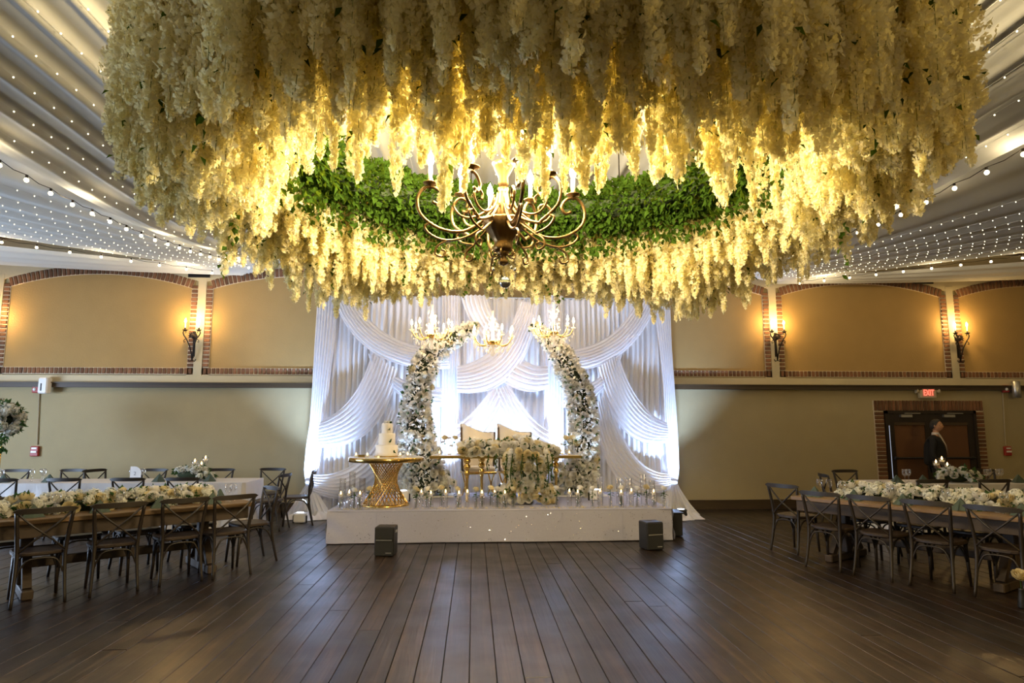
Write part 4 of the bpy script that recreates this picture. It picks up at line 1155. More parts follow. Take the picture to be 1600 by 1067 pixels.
def wing_chair(x, y, rz, label):
    t = thing('wing_chair', label, 'chair', (x, y, SZ + .001), rz)
    def f(u, v):
        a = PI - PI * u
        w_ = min(1, max(0, (u - .18) / .55)); top = 1.23 - .15 * (w_ * w_ * (3 - 2 * w_)) - .12 * max(0, .12 - u) * 4
        return (.26 * math.cos(a) * (1 + .08 * v), .24 * math.sin(a) * (1 + .10 * v), .42 + (top - .42) * v)
    def outer(k): return lambda u, v: tuple(Vector(f(u, v)) * 1.0 + Vector((k * math.cos(PI - PI * u), k * math.sin(PI - PI * u), 0)))
    m = MB(); m.grid(outer(0), 24, 8); m.grid(outer(.035), 24, 8)
    m.grid(lambda u, v: tuple(Vector(outer(0)(u, 1)).lerp(Vector(outer(.035)(u, 1)), v)), 24, 1)
    m.build('backrest', M['ivory'], t, True)
    m = MB(); m.tube([Vector(outer(.018)(i / 24, 1)) + Vector((0, 0, .003)) for i in range(25)], .0055, 6)
    for u in (0, 1): m.tube([outer(.018)(u, 0), outer(.018)(u, 1)], .0055, 6)
    m.build('gold_piping', M['bronze'], t, True)
    m = MB(); m.bbox((0, -.02, .465), (.50, .48, .09), .03); m.build('seat_cushion', M['ivory'], t)
    m = MB(); m.bbox((0, -.02, .405), (.52, .50, .035), .008); m.build('seat_frame', M['gold'], t)
    for sx in (-1, 1):
        for s in (-1, 1):
            m = MB(); m.tube([(sx * .23, s * .21 - .02, .39), (sx * .23, -.02 - s * .02, .20), (sx * .23, s * .19 - .02, .005)], .013, 6)
            m.build('leg', M['gold'], t)
wing_chair(.08, 11.36, .25, 'ivory wing chair with dark piping, left of the pair behind the table')
wing_chair(.72, 11.36, .25, 'ivory wing chair with dark piping, right of the pair behind the table')

# floral runner on the table and cascade to the floor
rf = random.Random(8)
fr = thing('floral_runner', 'mass of white roses spread along the sweetheart table front', 'flowers', (.55, ST_Y - .2, tz + .001))
lv = MB()
m = MB(); m.ball((0, 0, .10), .1, 18, 8, sc=(7.2, 1.6, 1.0)); m.build('foliage_core', M['moss'], fr, True)
for i in range(150):
    x = rf.uniform(-.78, .80); a = rf.uniform(-.3, PI); h = .20 + .05 * math.sin(x * 7)
    e = math.sqrt(max(.1, 1 - (x / .88) ** 2))
    pos = Vector((x, -.24 * math.cos(a) * (.7 + .3 * e), .045 + max(0, h * math.sin(a)) * e)); n_ = Vector((x * .3, -math.cos(a), math.sin(a) + .2))
    place('rose', (ROSE if rf.random() < .8 else CROSE)[rf.randrange(3)], fr, M=orient(n_, rf.uniform(0, 6), rf.uniform(.058, .080), pos))
    if rf.random() < .4: leaves(lv, pos * .95, n_, rf, 2, .09, .026)
stuff(lv.build('foliage', M['leaf'], fr))
fc = thing('floral_cascade', 'cascade of white roses and trailing vines falling from the table to the stage', 'flowers', (.84, 10.12, SZ + .012))
lv = MB()
def casc(s): return .28 + .09 * math.sin(s * 3)
m = MB(); m.tube([(.0, .12, .03), (.02, .10, .25), (.0, .12, .5), (-.03, .16, .70)], [.20, .18, .19, .16], 12, flat=.45); m.build('foliage_core', M['moss'], fc, True)
for i in range(205):
    z = rf.uniform(.05, .80); a = rf.uniform(-PI * 1.05, PI * .05); w = (.30 if z > .25 else .38) + .05 * math.sin(z * 12)
    pos = Vector((.0 + w * math.cos(a), .10 + .20 * math.sin(a), z)); n_ = Vector((math.cos(a), math.sin(a) * 1.3, .25))
    place('rose', (ROSE if rf.random() < .62 else CROSE)[rf.randrange(3)], fc, M=orient(n_, rf.uniform(0, 6), rf.uniform(.055, .078), pos))
    if rf.random() < .35: leaves(lv, pos * .97, n_, rf, 2, .09, .026)
stuff(lv.build('foliage', M['leaf'], fc))
for i, (x, L) in enumerate([(-.34, .34), (-.26, .5), (-.10, .52), (.06, .42), (.14, .60), (.30, .58), (.36, .42), (-.62, .25), (-.5, .22)]):
    m = MB(); pth = [Vector((x + .015 * math.sin(k + i), -.13 + .01 * k + (.1 if x < -.4 else 0), .76 - L * k / 6)) for k in range(7)]
    m.tube(pth, [.007, .009, .010, .010, .009, .007, .004], 6)
    for k in range(26): leaves(m, pth[0].lerp(pth[6], k / 26) + Vector((0, -.01, 0)), Vector((rf.uniform(-1, 1), -1, -.6)), rf, 1, .035, .012)
    m.build('trailing_vine', M['vine'], fc)

# ------------------------------------------------------------------ candles and bud vases on the stage lip
gcyl = MB(); gcyl.lathe([(.036, 0), (.038, .004), (.038, .215), (.0355, .215), (.0345, .012), (.0, .010)], 16); GCYL = gcyl.mesh('glass_cylinder', M['glass'], True)
tall = MB(); tall.lathe([(.046, 0), (.048, .004), (.048, .36), (.0455, .36), (.0445, .012), (.0, .010)], 16); TALL = tall.mesh('glass_cylinder', M['glass'], True)
wx = MB(); wx.lathe([(.022, .176), (.031, .186), (.031, .205), (.026, .212), (0, .213)], 14); WAX = wx.mesh('floating_candle', M['wax'], True)
fm = MB(); fm.lathe([(.003, .212), (.012, .226), (.008, .245), (0, .262)], 8); FLAME = fm.mesh('flame', M['flame'], True)
sg = MB(); sg.tube([(-.012, .006, .02), (.0, .0, .10), (.01, -.004, .175)], .005, 5)
for k in range(3): sg.leaf(Vector((0, 0, .05 + .035 * k)), Vector(((-1) ** k, .3, .6)), Vector((0, 0, 1)), .05, .015)
SPRIG = sg.mesh('submerged_stem', M['leaf'])
bv = MB(); bv.lathe([(.030, 0), (.032, .004), (.027, .11), (.025, .14), (.022, .14), (.024, .01), (0, .009)], 14); BUDV = bv.mesh('glass_vase', M['glass'], True)
sm = MB(); sm.tube([(.006, 0, .015), (.0, 0, .12), (-.004, 0, .245)], .0045, 5)
for k in range(5): sm.leaf(Vector((0, 0, .16 + .012 * k)), Vector((math.cos(k * 2.4), math.sin(k * 2.4), -.15)), Vector((0, 0, 1)), .075, .022)
BUDS = sm.mesh('rose_stem', M['leaf'])
CANDLES = [532, 545, 562, 658, 673, 696, 717, 730, 753, 773, 789, 890, 903, 938, 971, 987, 1022]
ROSES = [553, 576, 650, 666, 689, 714, 744, 767, 777, 802, 870, 909, 926, 954, 973, 996, 1011, 1038]
rv = random.Random(4)
occupied = []
def lip(px, back):
    y = 9.69 + (.16 if back else 0) + rv.uniform(-.02, .02)
    x = at(px, 790, y).x
    for _ in range(20):
        hit = [q for q in occupied if math.hypot(q[0] - x, q[1] - y) < .085]
        if not hit: break
        y += .045
    occupied.append((x, y)); return x, y
for i, px in enumerate(CANDLES):
    x, y = lip(px, i % 2)
    t = thing('candle_vase', '%s floating candle glass from the left along the stage front' % ordinal(i), 'candle', (x, y, SZ + .003), rv.uniform(0, 6), 'floating candles along the stage front')
    place('glass_cylinder', GCYL, t); place('floating_candle', WAX, t); place('flame', FLAME, t)
    if i % 2 == 0: place('submerged_stem', SPRIG, t)
for i, px in enumerate(ROSES):
    x, y = lip(px, i % 3 == 1)
    t = thing('bud_vase', '%s single white rose in a bud vase from the left along the stage front' % ordinal(i), 'vase', (x, y, SZ + .003), rv.uniform(0, 6), 'single rose vases along the stage front')
    place('glass_vase', BUDV, t); place('rose_stem', BUDS, t)
    place('rose', (ROSE + CROSE)[rv.randrange(6)], t, M=orient(Vector((rv.uniform(-.4, .4), -.4, 1)), 1, .050, Vector((-.004, 0, .275))))
for i, (px, h) in enumerate([(531, 1.15), (546, 1.4), (562, 1.15), (941, 1.15), (972, 1.1), (988, 1.1), (1010, 1.25), (1024, 1.0)]):
    x, y = lip(px, True); y = max(y, 10.02)
    t = thing('tall_glass_vase', '%s tall empty glass cylinder from the left behind the stage candles' % ordinal(i), 'vase', (x, y, SZ + .003), group='tall empty glass cylinders')
    o = place('glass_cylinder', TALL, t); o.scale = (1, 1, h)
# glass holders at the ends of the sweetheart table
for i, (x, y, h) in enumerate([(-.50, 10.72, .26), (-.36, 10.62, .20), (-.40, 10.86, .32), (1.45, 10.66, .22), (1.56, 10.78, .30)]):
    t = thing('stemmed_candle_glass', '%s stemmed candle glass from the left on the sweetheart table' % ordinal(i), 'candle', (x, y, tz), group='stemmed candle glasses')
    m = MB(); m.lathe([(.032, 0), (.032, .004), (.006, .008), (.006, h - .09), (.034, h - .08), (.040, h), (.037, h), (.031, h - .075), (0, h - .078)], 14); m.build('goblet', M['glass'], t, True)
    m = MB(); m.lathe([(.028, h - .07), (.030, h - .04), (0, h - .039)], 12); m.build('candle', M['wax'], t, True)
for i, (x, y) in enumerate([(-.46, 10.56), (-.30, 10.72), (1.50, 10.58), (1.62, 10.66)]):
    t = thing('rose_vase', '%s single rose stem from the left on the sweetheart table' % ordinal(i), 'vase', (x, y, tz), i, 'rose stems on the sweetheart table')
    place('glass_vase', BUDV, t); place('rose_stem', BUDS, t)
    place('rose', CROSE[i % 3], t, M=orient(Vector((.1, -.4, 1)), 1, .055, Vector((-.004, 0, .275))))
for i, (x, y) in enumerate([(-.54, 10.50), (-.38, 10.48), (-.24, 10.52), (1.42, 10.47), (1.54, 10.47)]):
    tealight(x, y, tz, '%s small lit candle from the left on the sweetheart table' % ordinal(i))

# ------------------------------------------------------------------ crystal chandeliers before the backdrop
def crystal_chandelier(px, py, y, label, seed):
    r = random.Random(seed); c = at(px, py, y)
    t = thing('crystal_chandelier', label, 'chandelier', (c.x, y, c.z - .42))
    m = MB(); m.tube([(0, 0, .80), (0, 0, CEIL - (c.z - .42))], .005, 5); m.build('chain', M['steel'], t)
    m = MB(); m.lathe([(.0, .05), (.03, .07), (.05, .10), (.025, .14), (.035, .22), (.05, .27), (.03, .33), (.02, .5), (.03, .62), (.015, .75), (.02, .8), (0, .81)], 12); m.build('column', M['crystal'], t, True)
    m = MB(); m.lathe([(.02, .22), (.08, .28), (.09, .30), (.02, .30)], 16); m.build('gilt_bowl', M['gold'], t, True)
    for k in range(8):
        a = 2 * PI * k / 8 + seed; e = .33
        rad = lambda pts: smooth_path([(q * math.cos(a), q * math.sin(a), z) for q, z in pts], 3)
        m = MB(); m.tube(rad([(.04, .30), (.14, .23), (.26, .25), (e, .36)]), .009, 6); arm = m.build('arm', M['gold'], t, True)
        m = MB(); m.lathe([(.01, .35), (.045, .372), (.046, .38), (.01, .38)], 10, (e * math.cos(a), e * math.sin(a), 0)); m.build('drip_pan', M['crystal'], t, True)
        m = MB(); m.lathe([(.010, .38), (.010, .45)], 6, (e * math.cos(a), e * math.sin(a), 0)); m.build('candle_sleeve', M['wax'], t)
        m = MB(); m.lathe([(.008, .45), (.020, .475), (.013, .51), (0, .55)], 8, (e * math.cos(a), e * math.sin(a), 0)); m.build('bulb', M['bulb_warm'], t, True)
        m = MB()
        for q, zq in ((e, .34), (.26, .24), (.17, .22), (.30, .30)):
            m.tube([(q * math.cos(a), q * math.sin(a), zq), (q * math.cos(a), q * math.sin(a), zq - .05)], .001, 3)
            m.ball((q * math.cos(a), q * math.sin(a), zq - .075), .014, 5, 4, sc=(1, 1, 1.9))
        m.build('crystal_drops', M['crystal'], arm)
    m = MB()
    for k in range(70):
        a = r.uniform(0, 2 * PI); z = r.uniform(.06, .70); q = r.uniform(.04, .12 if z < .3 else .09) + (.12 * max(0, .3 - abs(z - .34)))
        m.ball((q * math.cos(a), q * math.sin(a), z), r.uniform(.009, .016), 5, 4, sc=(1, 1, 1.6))
    stuff(m.build('crystal_beads', M['crystal'], t))
    d = bpy.data.lights.new('crystal_light', 'POINT'); d.energy = XTAL_W; d.color = (1, .70, .38); d.shadow_soft_size = .25
    o = bpy.data.objects.new('crystal_light', d); C.objects.link(o); o.parent = t; o.location = (0, 0, .52)
crystal_chandelier(675, 512, 10.55, 'lit crystal chandelier hanging left of centre before the backdrop', 1)
crystal_chandelier(770, 522, 10.45, 'lit crystal chandelier hanging lowest between the two flower arches', 2)
crystal_chandelier(865, 508, 10.55, 'lit crystal chandelier hanging right above the tip of the right flower arch', 3)
# ------------------------------------------------------------------ cross-back chairs (front = +Y)
CH = {}
q = MB()
def seat_ring(sc, z):
    out = []
    for i in range(20):
        a = 2 * PI * i / 20; c, s = math.cos(a), math.sin(a)
        w = .222 + .016 * s
        out.append((math.copysign(abs(c) ** .62, c) * w * sc, math.copysign(abs(s) ** .62, s) * .215 * sc, z))
    return out
rs_ = [seat_ring(.93, .437), seat_ring(1, .447), seat_ring(1, .466), seat_ring(.95, .476), seat_ring(.80, .470)]
q.add([p for r in rs_ for p in r], [tuple(range(19, -1, -1)), tuple(range(80, 100))] + [(k * 20 + i, k * 20 + (i + 1) % 20, k * 20 + 20 + (i + 1) % 20, k * 20 + 20 + i) for k in range(4) for i in range(20)])
CH['seat'] = q.mesh('seat', M['seat'], False)
for s in (-1, 1):
    q = MB(); q.tube(smooth_path([(s * .205, -.285, .0), (s * .192, -.235, .22), (s * .186, -.205, .44), (s * .198, -.215, .62), (s * .222, -.255, .86)], 3), [.014, .015, .016, .017, .0175, .018, .0185, .019, .019, .019, .018, .017, .016], 8)
    CH['post%d' % s] = q.mesh('back_post', M['chair'], True)
    q = MB(); q.tube([(s * .172, .165, .445), (s * .180, .178, .2), (s * .188, .19, 0)], [.020, .018, .014], 8); CH['leg%d' % s] = q.mesh('front_leg', M['chair'], True)
    q = MB(); q.tube(smooth_path([(s * .214, -.245, .84), (s * .10, -.262, .73), (0, -.262 + s * .008, .645), (-s * .10, -.245, .56), (-s * .186, -.208, .475)], 3), .0125, 6, flat=.75); CH['cross%d' % s] = q.mesh('cross_slat', M['chair'], True)
    q = MB(); q.tube(smooth_path([(s * .188, -.222, .24), (s * .188, -.165, .36), (s * .186, -.08, .415), (s * .184, .04, .415), (s * .182, .12, .36), (s * .180, .160, .25)], 3), .0095, 6); CH['side%d' % s] = q.mesh('bent_stretcher', M['chair'], True)
for nm, y, w in (('b', -.222, .188), ('f', .172, .178)):
    q = MB(); q.tube(smooth_path([(-w, y, .24), (-w + .04, y, .35), (-w + .10, y, .412), (w - .10, y, .412), (w - .04, y, .35), (w, y, .24)], 3), .0095, 6); CH['hoop' + nm] = q.mesh('bent_stretcher', M['chair'], True)
q = MB()
def rail(u, v, k):
    x = -.258 + .516 * u; b = -.258 - .045 * (1 - (2 * u - 1) ** 2); e = .026 * math.sqrt(max(0, 1 - abs(2 * u - 1) ** 6))
    return (x, b + k, .862 + (v - .5) * 2 * e)
q.grid(lambda u, v: rail(u, v, -.011), 14, 2); q.grid(lambda u, v: rail(u, 1 - v, .011), 14, 2)
for vv in (0, 1): q.grid(lambda u, v, vv=vv: tuple(Vector(rail(u, vv, .011 - .022 * (v if vv else 1 - v)))), 14, 1)
for uu in (0, 1): q.grid(lambda u, v, uu=uu: tuple(Vector(rail(uu, v, -.011 + .022 * (u if uu else 1 - u)))), 1, 2)
CH['rail'] = q.mesh('top_rail', M['chair'], True)
def chair(x, y, face, label, group):
    """face = direction (dx, dy) the sitter looks"""
    rz = math.atan2(-face[0], face[1])
    t = thing('cross_back_chair', label, 'chair', (x, y, .001), rz, group)
    place('seat', CH['seat'], t); place('top_rail', CH['rail'], t)
    for s in (-1, 1):
        place('back_post', CH['post%d' % s], t); place('front_leg', CH['leg%d' % s], t); place('cross_slat', CH['cross%d' % s], t); place('bent_stretcher', CH['side%d' % s], t)
    place('bent_stretcher', CH['hoopb'], t); place('bent_stretcher', CH['hoopf'], t)
    return t

# ------------------------------------------------------------------ farm tables (x' along the length, y' across; front corner frame)
def farm_table(O, ax, L, Wd, label):
    rz = math.atan2(ax[1], ax[0])
    t = thing('farm_table', label, 'table', (O[0], O[1], .001), rz)
    n = 5
    for i in range(n):
        m = MB(); m.bbox((L / 2, Wd * (i + .5) / n, .737), (L, Wd / n - .004, .045), .006); m.build('tabletop_plank', M['table'], t)
    for yy in (.05, Wd - .05):
        m = MB(); m.bbox((L / 2, yy, .648), (L - .12, .04, .128), .004); m.build('apron', M['tabledark'], t)
    for xx in (.08, L - .08):
        m = MB(); m.bbox((xx, Wd / 2, .648), (.04, Wd - .14, .128), .004); m.build('end_apron', M['tabledark'], t)
    for xx in (.42, L - .42):
        tr = bpy.data.objects.new('trestle', None); C.objects.link(tr); tr.parent = t; tr.location = (xx, 0, 0)
        m = MB(); m.bbox((0, Wd / 2, .045), (.10, Wd - .12, .085), .01); m.build('foot_beam', M['tabledark'], tr)
        m = MB(); m.bbox((0, Wd / 2, .655), (.10, Wd - .2, .10), .01); m.build('head_beam', M['tabledark'], tr)
        m = MB(); m.bbox((0, Wd / 2, .35), (.11, .11, .53), .01); m.build('post', M['tabledark'], tr)
        for s in (-1, 1):
            p0 = Vector((0, Wd / 2 + s * .33, .085)); p1 = Vector((0, Wd / 2 + s * .06, .42)); d = p1 - p0
            m = MB(); m.box((0, 0, 0), (.075, .07, d.length), Matrix.Translation((p0 + p1) / 2) @ Matrix.Rotation(-math.atan2(d.y, d.z), 4, 'X')); m.build('brace', M['tabledark'], tr)
    m = MB(); m.bbox((L / 2, Wd / 2, .28), (L - .84, .06, .09), .01); m.build('stretcher', M['tabledark'], t)
    return t
gl_ = MB(); gl_.lathe([(.034, 0), (.034, .003), (.006, .008), (.0045, .085), (.018, .095), (.037, .125), (.041, .155), (.036, .20), (.034, .20), (.039, .155), (.034, .126), (0, .10)], 16); WINE = gl_.mesh('goblet', M['glass'], True)
nk = MB()
def napkin_mesh():
    q = MB(); h = .135; w = .105; d = .06
    q.add([(-w, -d, 0), (w, -d, 0), (0, -.01, h), (-w * .8, d, 0), (w * .8, d, 0), (0, .012, h * .97), (0, -d * 1.25, 0)], [(0, 6, 2), (6, 1, 2), (3, 5, 4), (0, 2, 5, 3), (1, 4, 5, 2)])
    q.add([(-w * .55, -d * 1.3, 0), (0, -d * 1.6, 0), (0, -d * .6, h * .72)], [(0, 1, 2)])
    return q.mesh('napkin_tent', M['napkin'])
NAP = napkin_mesh()
pl_ = MB(); pl_.lathe([(.07, 0), (.075, .004), (.135, .016), (.137, .019), (.075, .009), (0, .008)], 28); PLATE = pl_.mesh('plate', M['linen'], True)
def napkin(p, rz, label, grp):
    o = place('napkin', NAP, None, p, rz); o.scale = (.95, .95, .95); tag(o, label, 'napkin', grp); return o
def wine(p, label, grp, sc=1):
    o = place('wine_glass', WINE, None, p); o.scale = (sc, sc, sc); tag(o, label, 'glass', grp); return o

def flower_runner(O, rz, L, n, label, seed, cream=.3, big=.062):
    r = random.Random(seed); t = thing('floral_table_runner', label, 'flowers', O, rz); lv = MB()
    m = MB(); m.tube([(L * i / 10, .02 * math.sin(i), .035) for i in range(11)], .055, 8); m.build('foliage_core', M['moss'], t, True)
    for i in range(n):
        x = L * (i + r.random()) / n; a = r.uniform(-.15, PI + .15); rr = r.uniform(.10, .15)
        pos = Vector((x, -rr * 1.1 * math.cos(a), .045 + max(0, rr * .95 * math.sin(a)))); n_ = Vector((r.uniform(-.4, .4), -math.cos(a), math.sin(a) + .25))
        k = r.random()
        me_, nm = (CROSE[r.randrange(3)], 'rose') if k < cream else ((ROSE[r.randrange(3)], 'rose') if k < .72 else (HYD[r.randrange(2)], 'hydrangea'))
        place(nm, me_, t, M=orient(n_, r.uniform(0, 6), r.uniform(.7, 1.1) * big, pos))
        leaves(lv, pos * 1.0 - n_ * .02, n_ + Vector((0, 0, -.3)), r, 3, .09, .026)
    stuff(lv.build('foliage', M['leaf'], t))
    return t
def floating_candles(c, label, z):
    t = thing('candle_trio', label, 'candles', (c[0], c[1], z))
    for k, (dx, dy, h) in enumerate([(-.09, 0, .31), (.06, .06, .36), (.05, -.07, .27)]):
        m = MB(); m.lathe([(.045, 0), (.045, .004), (.008, .01), (.008, h - .13), (.035, h - .11), (.052, h - .05), (.052, h), (.049, h), (.048, h - .05), (.03, h - .1), (0, h - .105)], 16, (dx, dy, 0)); g = m.build('stemmed_glass', M['glass'], t, True)
        m = MB(); m.lathe([(.030, h - .065), (.040, h - .05), (.040, h - .035), (0, h - .03)], 14, (dx, dy, 0)); m.build('candle', M['wax'], g, True)
        m = MB(); m.lathe([(.004, h - .03), (.015, h - .01), (.009, h + .012), (0, h + .03)], 8, (dx, dy, 0)); m.build('flame', M['flame'], g, True)
def centrepiece(c, z, label, seed, n=34):
    r = random.Random(seed); t = thing('floral_centrepiece', label, 'flowers', (c[0], c[1], z)); lv = MB()
    m = MB(); m.ball((0, 0, .09), .1, 14, 8, sc=(2.4, 1.5, .9)); m.build('foliage_core', M['moss'], t, True)
    for i in range(n):
        a = r.uniform(0, 2 * PI); b = r.uniform(.0, 1.3)
        n_ = Vector((math.cos(a) * math.cos(b), math.sin(a) * math.cos(b), math.sin(b)))
        pos = Vector((n_.x * .32, n_.y * .22, .05 + n_.z * .15))
        k = r.random(); me_, nm = (ROSE[r.randrange(3)], 'rose') if k < .5 else (HYD[r.randrange(2)], 'hydrangea')
        place(nm, me_, t, M=orient(n_, r.uniform(0, 6), r.uniform(.048, .070), pos)); leaves(lv, pos * .98, n_ + Vector((0, 0, -.4)), r, 3, .10, .028)
    stuff(lv.build('foliage', M['leaf'], t))

# left farm table with chairs
LA = Vector((.778, .628, 0)); LN = Vector((-.628, .778, 0)); LE = Vector((-2.56, 7.95, 0))
LO = LE - LA * 2.52
farm_table(LO, LA, 2.52, .95, 'long wooden trestle farm table with flower runner on the left')
lrz = math.atan2(LA.y, LA.x)
fa = (LN.x, LN.y)
for i, (a, d) in enumerate([(.48, .06), (1.10, .06), (1.71, .06), (2.20, .03)]):
    p = LO + LA * a + LN * d
    chair(p.x, p.y, (LN.x + RND.uniform(-.06, .06), LN.y), ['dark cross-back chair at the left farm table, nearest the camera', 'dark cross-back chair second from the near end of the left farm table', 'dark cross-back chair third from the near end of the left farm table', 'dark cross-back chair at the far right corner of the left farm table'][i], 'chairs on the dance floor side of the left farm table')
for i, a in enumerate([.30, .92, 1.50, 2.12]):
    p = LO + LA * a + LN * (.95 - .06 - .02 * i)
    chair(p.x, p.y, (-LN.x, -LN.y), '%s dark cross-back chair from the left behind the left farm table' % ordinal(i), 'chairs on the wall side of the left farm table')
p = LE + LN * .47 + LA * .12
chair(p.x, p.y, (-LA.x, -LA.y), 'dark cross-back chair at the right end of the left farm table', 'chairs at the table ends')
TZ = .762
flower_runner(tuple(LO + LA * .10 + LN * .47 + Vector((0, 0, TZ))), lrz, 2.05, 125, 'runner of cream roses and white hydrangeas along the left farm table', 41, .38, .066)
for i, a in enumerate([.42, .98, 1.55, 2.10]):
    p = LO + LA * a + LN * .20 + Vector((0, 0, TZ))
    napkin(p, lrz, '%s folded green napkin from the left on the near edge of the left farm table' % ordinal(i), 'napkins on the left farm table')
    p = LO + LA * a + LN * .76 + Vector((0, 0, TZ))
    napkin(p, lrz + PI, '%s folded green napkin from the left on the far edge of the left farm table' % ordinal(i), 'napkins on the left farm table')
    p = LO + LA * (a + .19) + LN * .24 + Vector((0, 0, TZ))
    wine(p, '%s clear wine glass from the left along the near edge of the left farm table' % ordinal(i), 'wine glasses on the left farm table', 1.05)
p = LE + LN * .4 - LA * .12 + Vector((0, 0, TZ)); wine(p, 'clear wine glass at the right end of the left farm table', 'wine glasses on the left farm table')
p = LE + LN * .55 - LA * .22 + Vector((0, 0, TZ)); napkin(p, lrz - PI / 2, 'folded green napkin at the right end of the left farm table', 'napkins on the left farm table')

# right farm table
RA = Vector((.517, -.856, 0)); RN = Vector((.856, .517, 0)); RE = Vector((4.06, 8.25, 0))
rrz = math.atan2(RA.y, RA.x)
farm_table(RE, RA, 2.6, .95, 'long wooden trestle farm table with white flowers on the right')
for i, (a, d) in enumerate([(.60, -.10), (1.16, -.08), (1.73, -.06), (2.32, -.04)]):
    p = RE + RA * a + RN * d
    chair(p.x, p.y, (RN.x, RN.y + RND.uniform(-.05, .05)), ['dark cross-back chair nearest the far left end of the right farm table front', 'dark cross-back chair second from the far end of the right farm table front', 'dark cross-back chair third from the far end of the right farm table front', 'dark cross-back chair nearest the camera at the right farm table'][i], 'chairs on the dance floor side of the right farm table')
chair(4.33, 8.67, (.86, .44), 'dark cross-back chair standing at the far left end of the right farm table', 'chairs at the table ends')
for i, a in enumerate([.55, 1.12, 1.70, 2.28]):
    p = RE + RA * a + RN * (.95 - .05)
    chair(p.x, p.y, (-RN.x, -RN.y), '%s dark cross-back chair from the far end behind the right farm table' % ordinal(i), 'chairs on the wall side of the right farm table')
flower_runner(tuple(RE + RA * .42 + RN * .46 + Vector((0, 0, TZ))), rrz, 2.12, 135, 'runner of white roses and hydrangeas along the right farm table', 57, .14, .067)
for i, a in enumerate([.22, .72, 1.28, 1.86, 2.40]):
    p = RE + RA * a + RN * .20 + Vector((0, 0, TZ)); napkin(p, rrz, '%s folded green napkin from the left on the near edge of the right farm table' % ordinal(i), 'napkins on the right farm table')
    if i: wine(RE + RA * (a - .17) + RN * .27 + Vector((0, 0, TZ)), '%s clear wine glass from the left along the near edge of the right farm table' % ordinal(i - 1), 'wine glasses on the right farm table', 1.05)
wine(RE + RA * .16 + RN * .42 + Vector((0, 0, TZ)), 'left glass of the pair at the far left end of the right farm table', 'wine glasses on the right farm table')
wine(RE + RA * .24 + RN * .50 + Vector((0, 0, TZ)), 'right glass of the pair at the far left end of the right farm table', 'wine glasses on the right farm table')

# cloth-covered tables by the wall
def cloth_table(x0, x1, y0, y1, side):
    t = thing('banquet_table', 'long folding banquet table under white linen near the %s wall' % side, 'table', ((x0 + x1) / 2, (y0 + y1) / 2, .001))
    w, d = x1 - x0, y1 - y0
    m = MB(); m.bbox((0, 0, .735), (w - .02, d - .02, .03), .006); m.build('tabletop', M['tabledark'], t)
    for sx in (-1, 1):
        for sy in (-1, 1):
            m = MB(); m.tube([(sx * (w / 2 - .25), sy * (d / 2 - .15), 0), (sx * (w / 2 - .25), sy * (d / 2 - .15), .72)], .018, 8); m.build('leg', M['steel'], t)
    q = MB(); nn = 240; per_ = []
    cs = [(-w / 2, -d / 2), (w / 2, -d / 2), (w / 2, d / 2), (-w / 2, d / 2)]
    tot = 2 * (w + d)
    for i in range(nn):
        s = tot * i / nn
        if s < w: p_ = (-w / 2 + s, -d / 2, 0, -1)
        elif s < w + d: p_ = (w / 2, -d / 2 + s - w, 1, 0)
        elif s < 2 * w + d: p_ = (w / 2 - (s - w - d), d / 2, 0, 1)
        else: p_ = (-w / 2, d / 2 - (s - 2 * w - d), -1, 0)
        per_.append((p_, s))
    vs = []; K = 7
    for k in range(K):
        v = k / (K - 1)
        for p_, s in per_:
            off = .012 + v * (.05 + .035 * math.sin(s * 13) + .015 * math.sin(s * 29 + 1))
            vs.append((p_[0] + p_[2] * off, p_[1] + p_[3] * off, .757 - .70 * v))
    fs = [tuple(range(nn - 1, -1, -1))[::-1]]
    for k in range(K - 1):
        for i in range(nn):
            fs.append((k * nn + i, (k + 1) * nn + i, (k + 1) * nn + (i + 1) % nn, k * nn + (i + 1) % nn))
    q.add(vs, fs)
    o = q.build('tablecloth', M['linen'], loc=((x0 + x1) / 2, (y0 + y1) / 2, .003)); tag(o, 'white linen cloth hanging to the floor on the table near the %s wall' % side, 'tablecloth')
cloth_table(-8.7, -3.62, 10.72, 11.62, 'left')
cloth_table(6.25, 10.4, 9.72, 10.62, 'right')
CZ = .763
# left cloth table: chairs, settings
for i, x in enumerate([-6.95, -6.05, -5.15, -4.35]):
    chair(x, 10.39, (RND.uniform(-.08, .08), 1), '%s dark cross-back chair from the left before the left cloth table' % ordinal(i), 'chairs on the room side of the left cloth table')
for i, x in enumerate([-8.1, -7.15, -5.75, -4.55]):
    chair(x, 11.94, (RND.uniform(-.1, .1), -1), '%s dark cross-back chair from the left between the left cloth table and the wall' % ordinal(i), 'chairs along the left wall')
chair(-6.48, 12.05, (.95, -.3), 'dark cross-back chair turned sideways between the left cloth table and the wall', 'chairs along the left wall')
chair(-3.70, 12.02, (-.15, -1), 'dark cross-back chair at the back right corner of the left cloth table', 'chairs at the table ends')
chair(-3.30, 10.90, (-.95, .1), 'dark cross-back chair at the right end of the left cloth table', 'chairs at the table ends')
chair(-3.0, 11.42, (-.97, -.25), 'dark cross-back chair standing farthest right, near the backdrop', 'chairs at the table ends')
for i, x in enumerate([-7.45, -6.75, -5.05, -4.25]):
    napkin((x, 10.93, CZ), .1, '%s folded green napkin from the left on the left cloth table' % ordinal(i), 'napkins on the left cloth table')
k = 0
for x in (-7.75, -7.1, -5.55, -4.72):
    for dx, dy in ((0, .05), (.11, .12), (.2, .02)):
        wine((x + dx, 11.0 + dy, CZ), '%s clear wine glass from the left on the left cloth table' % ordinal(k), 'wine glasses on the left cloth table'); k += 1
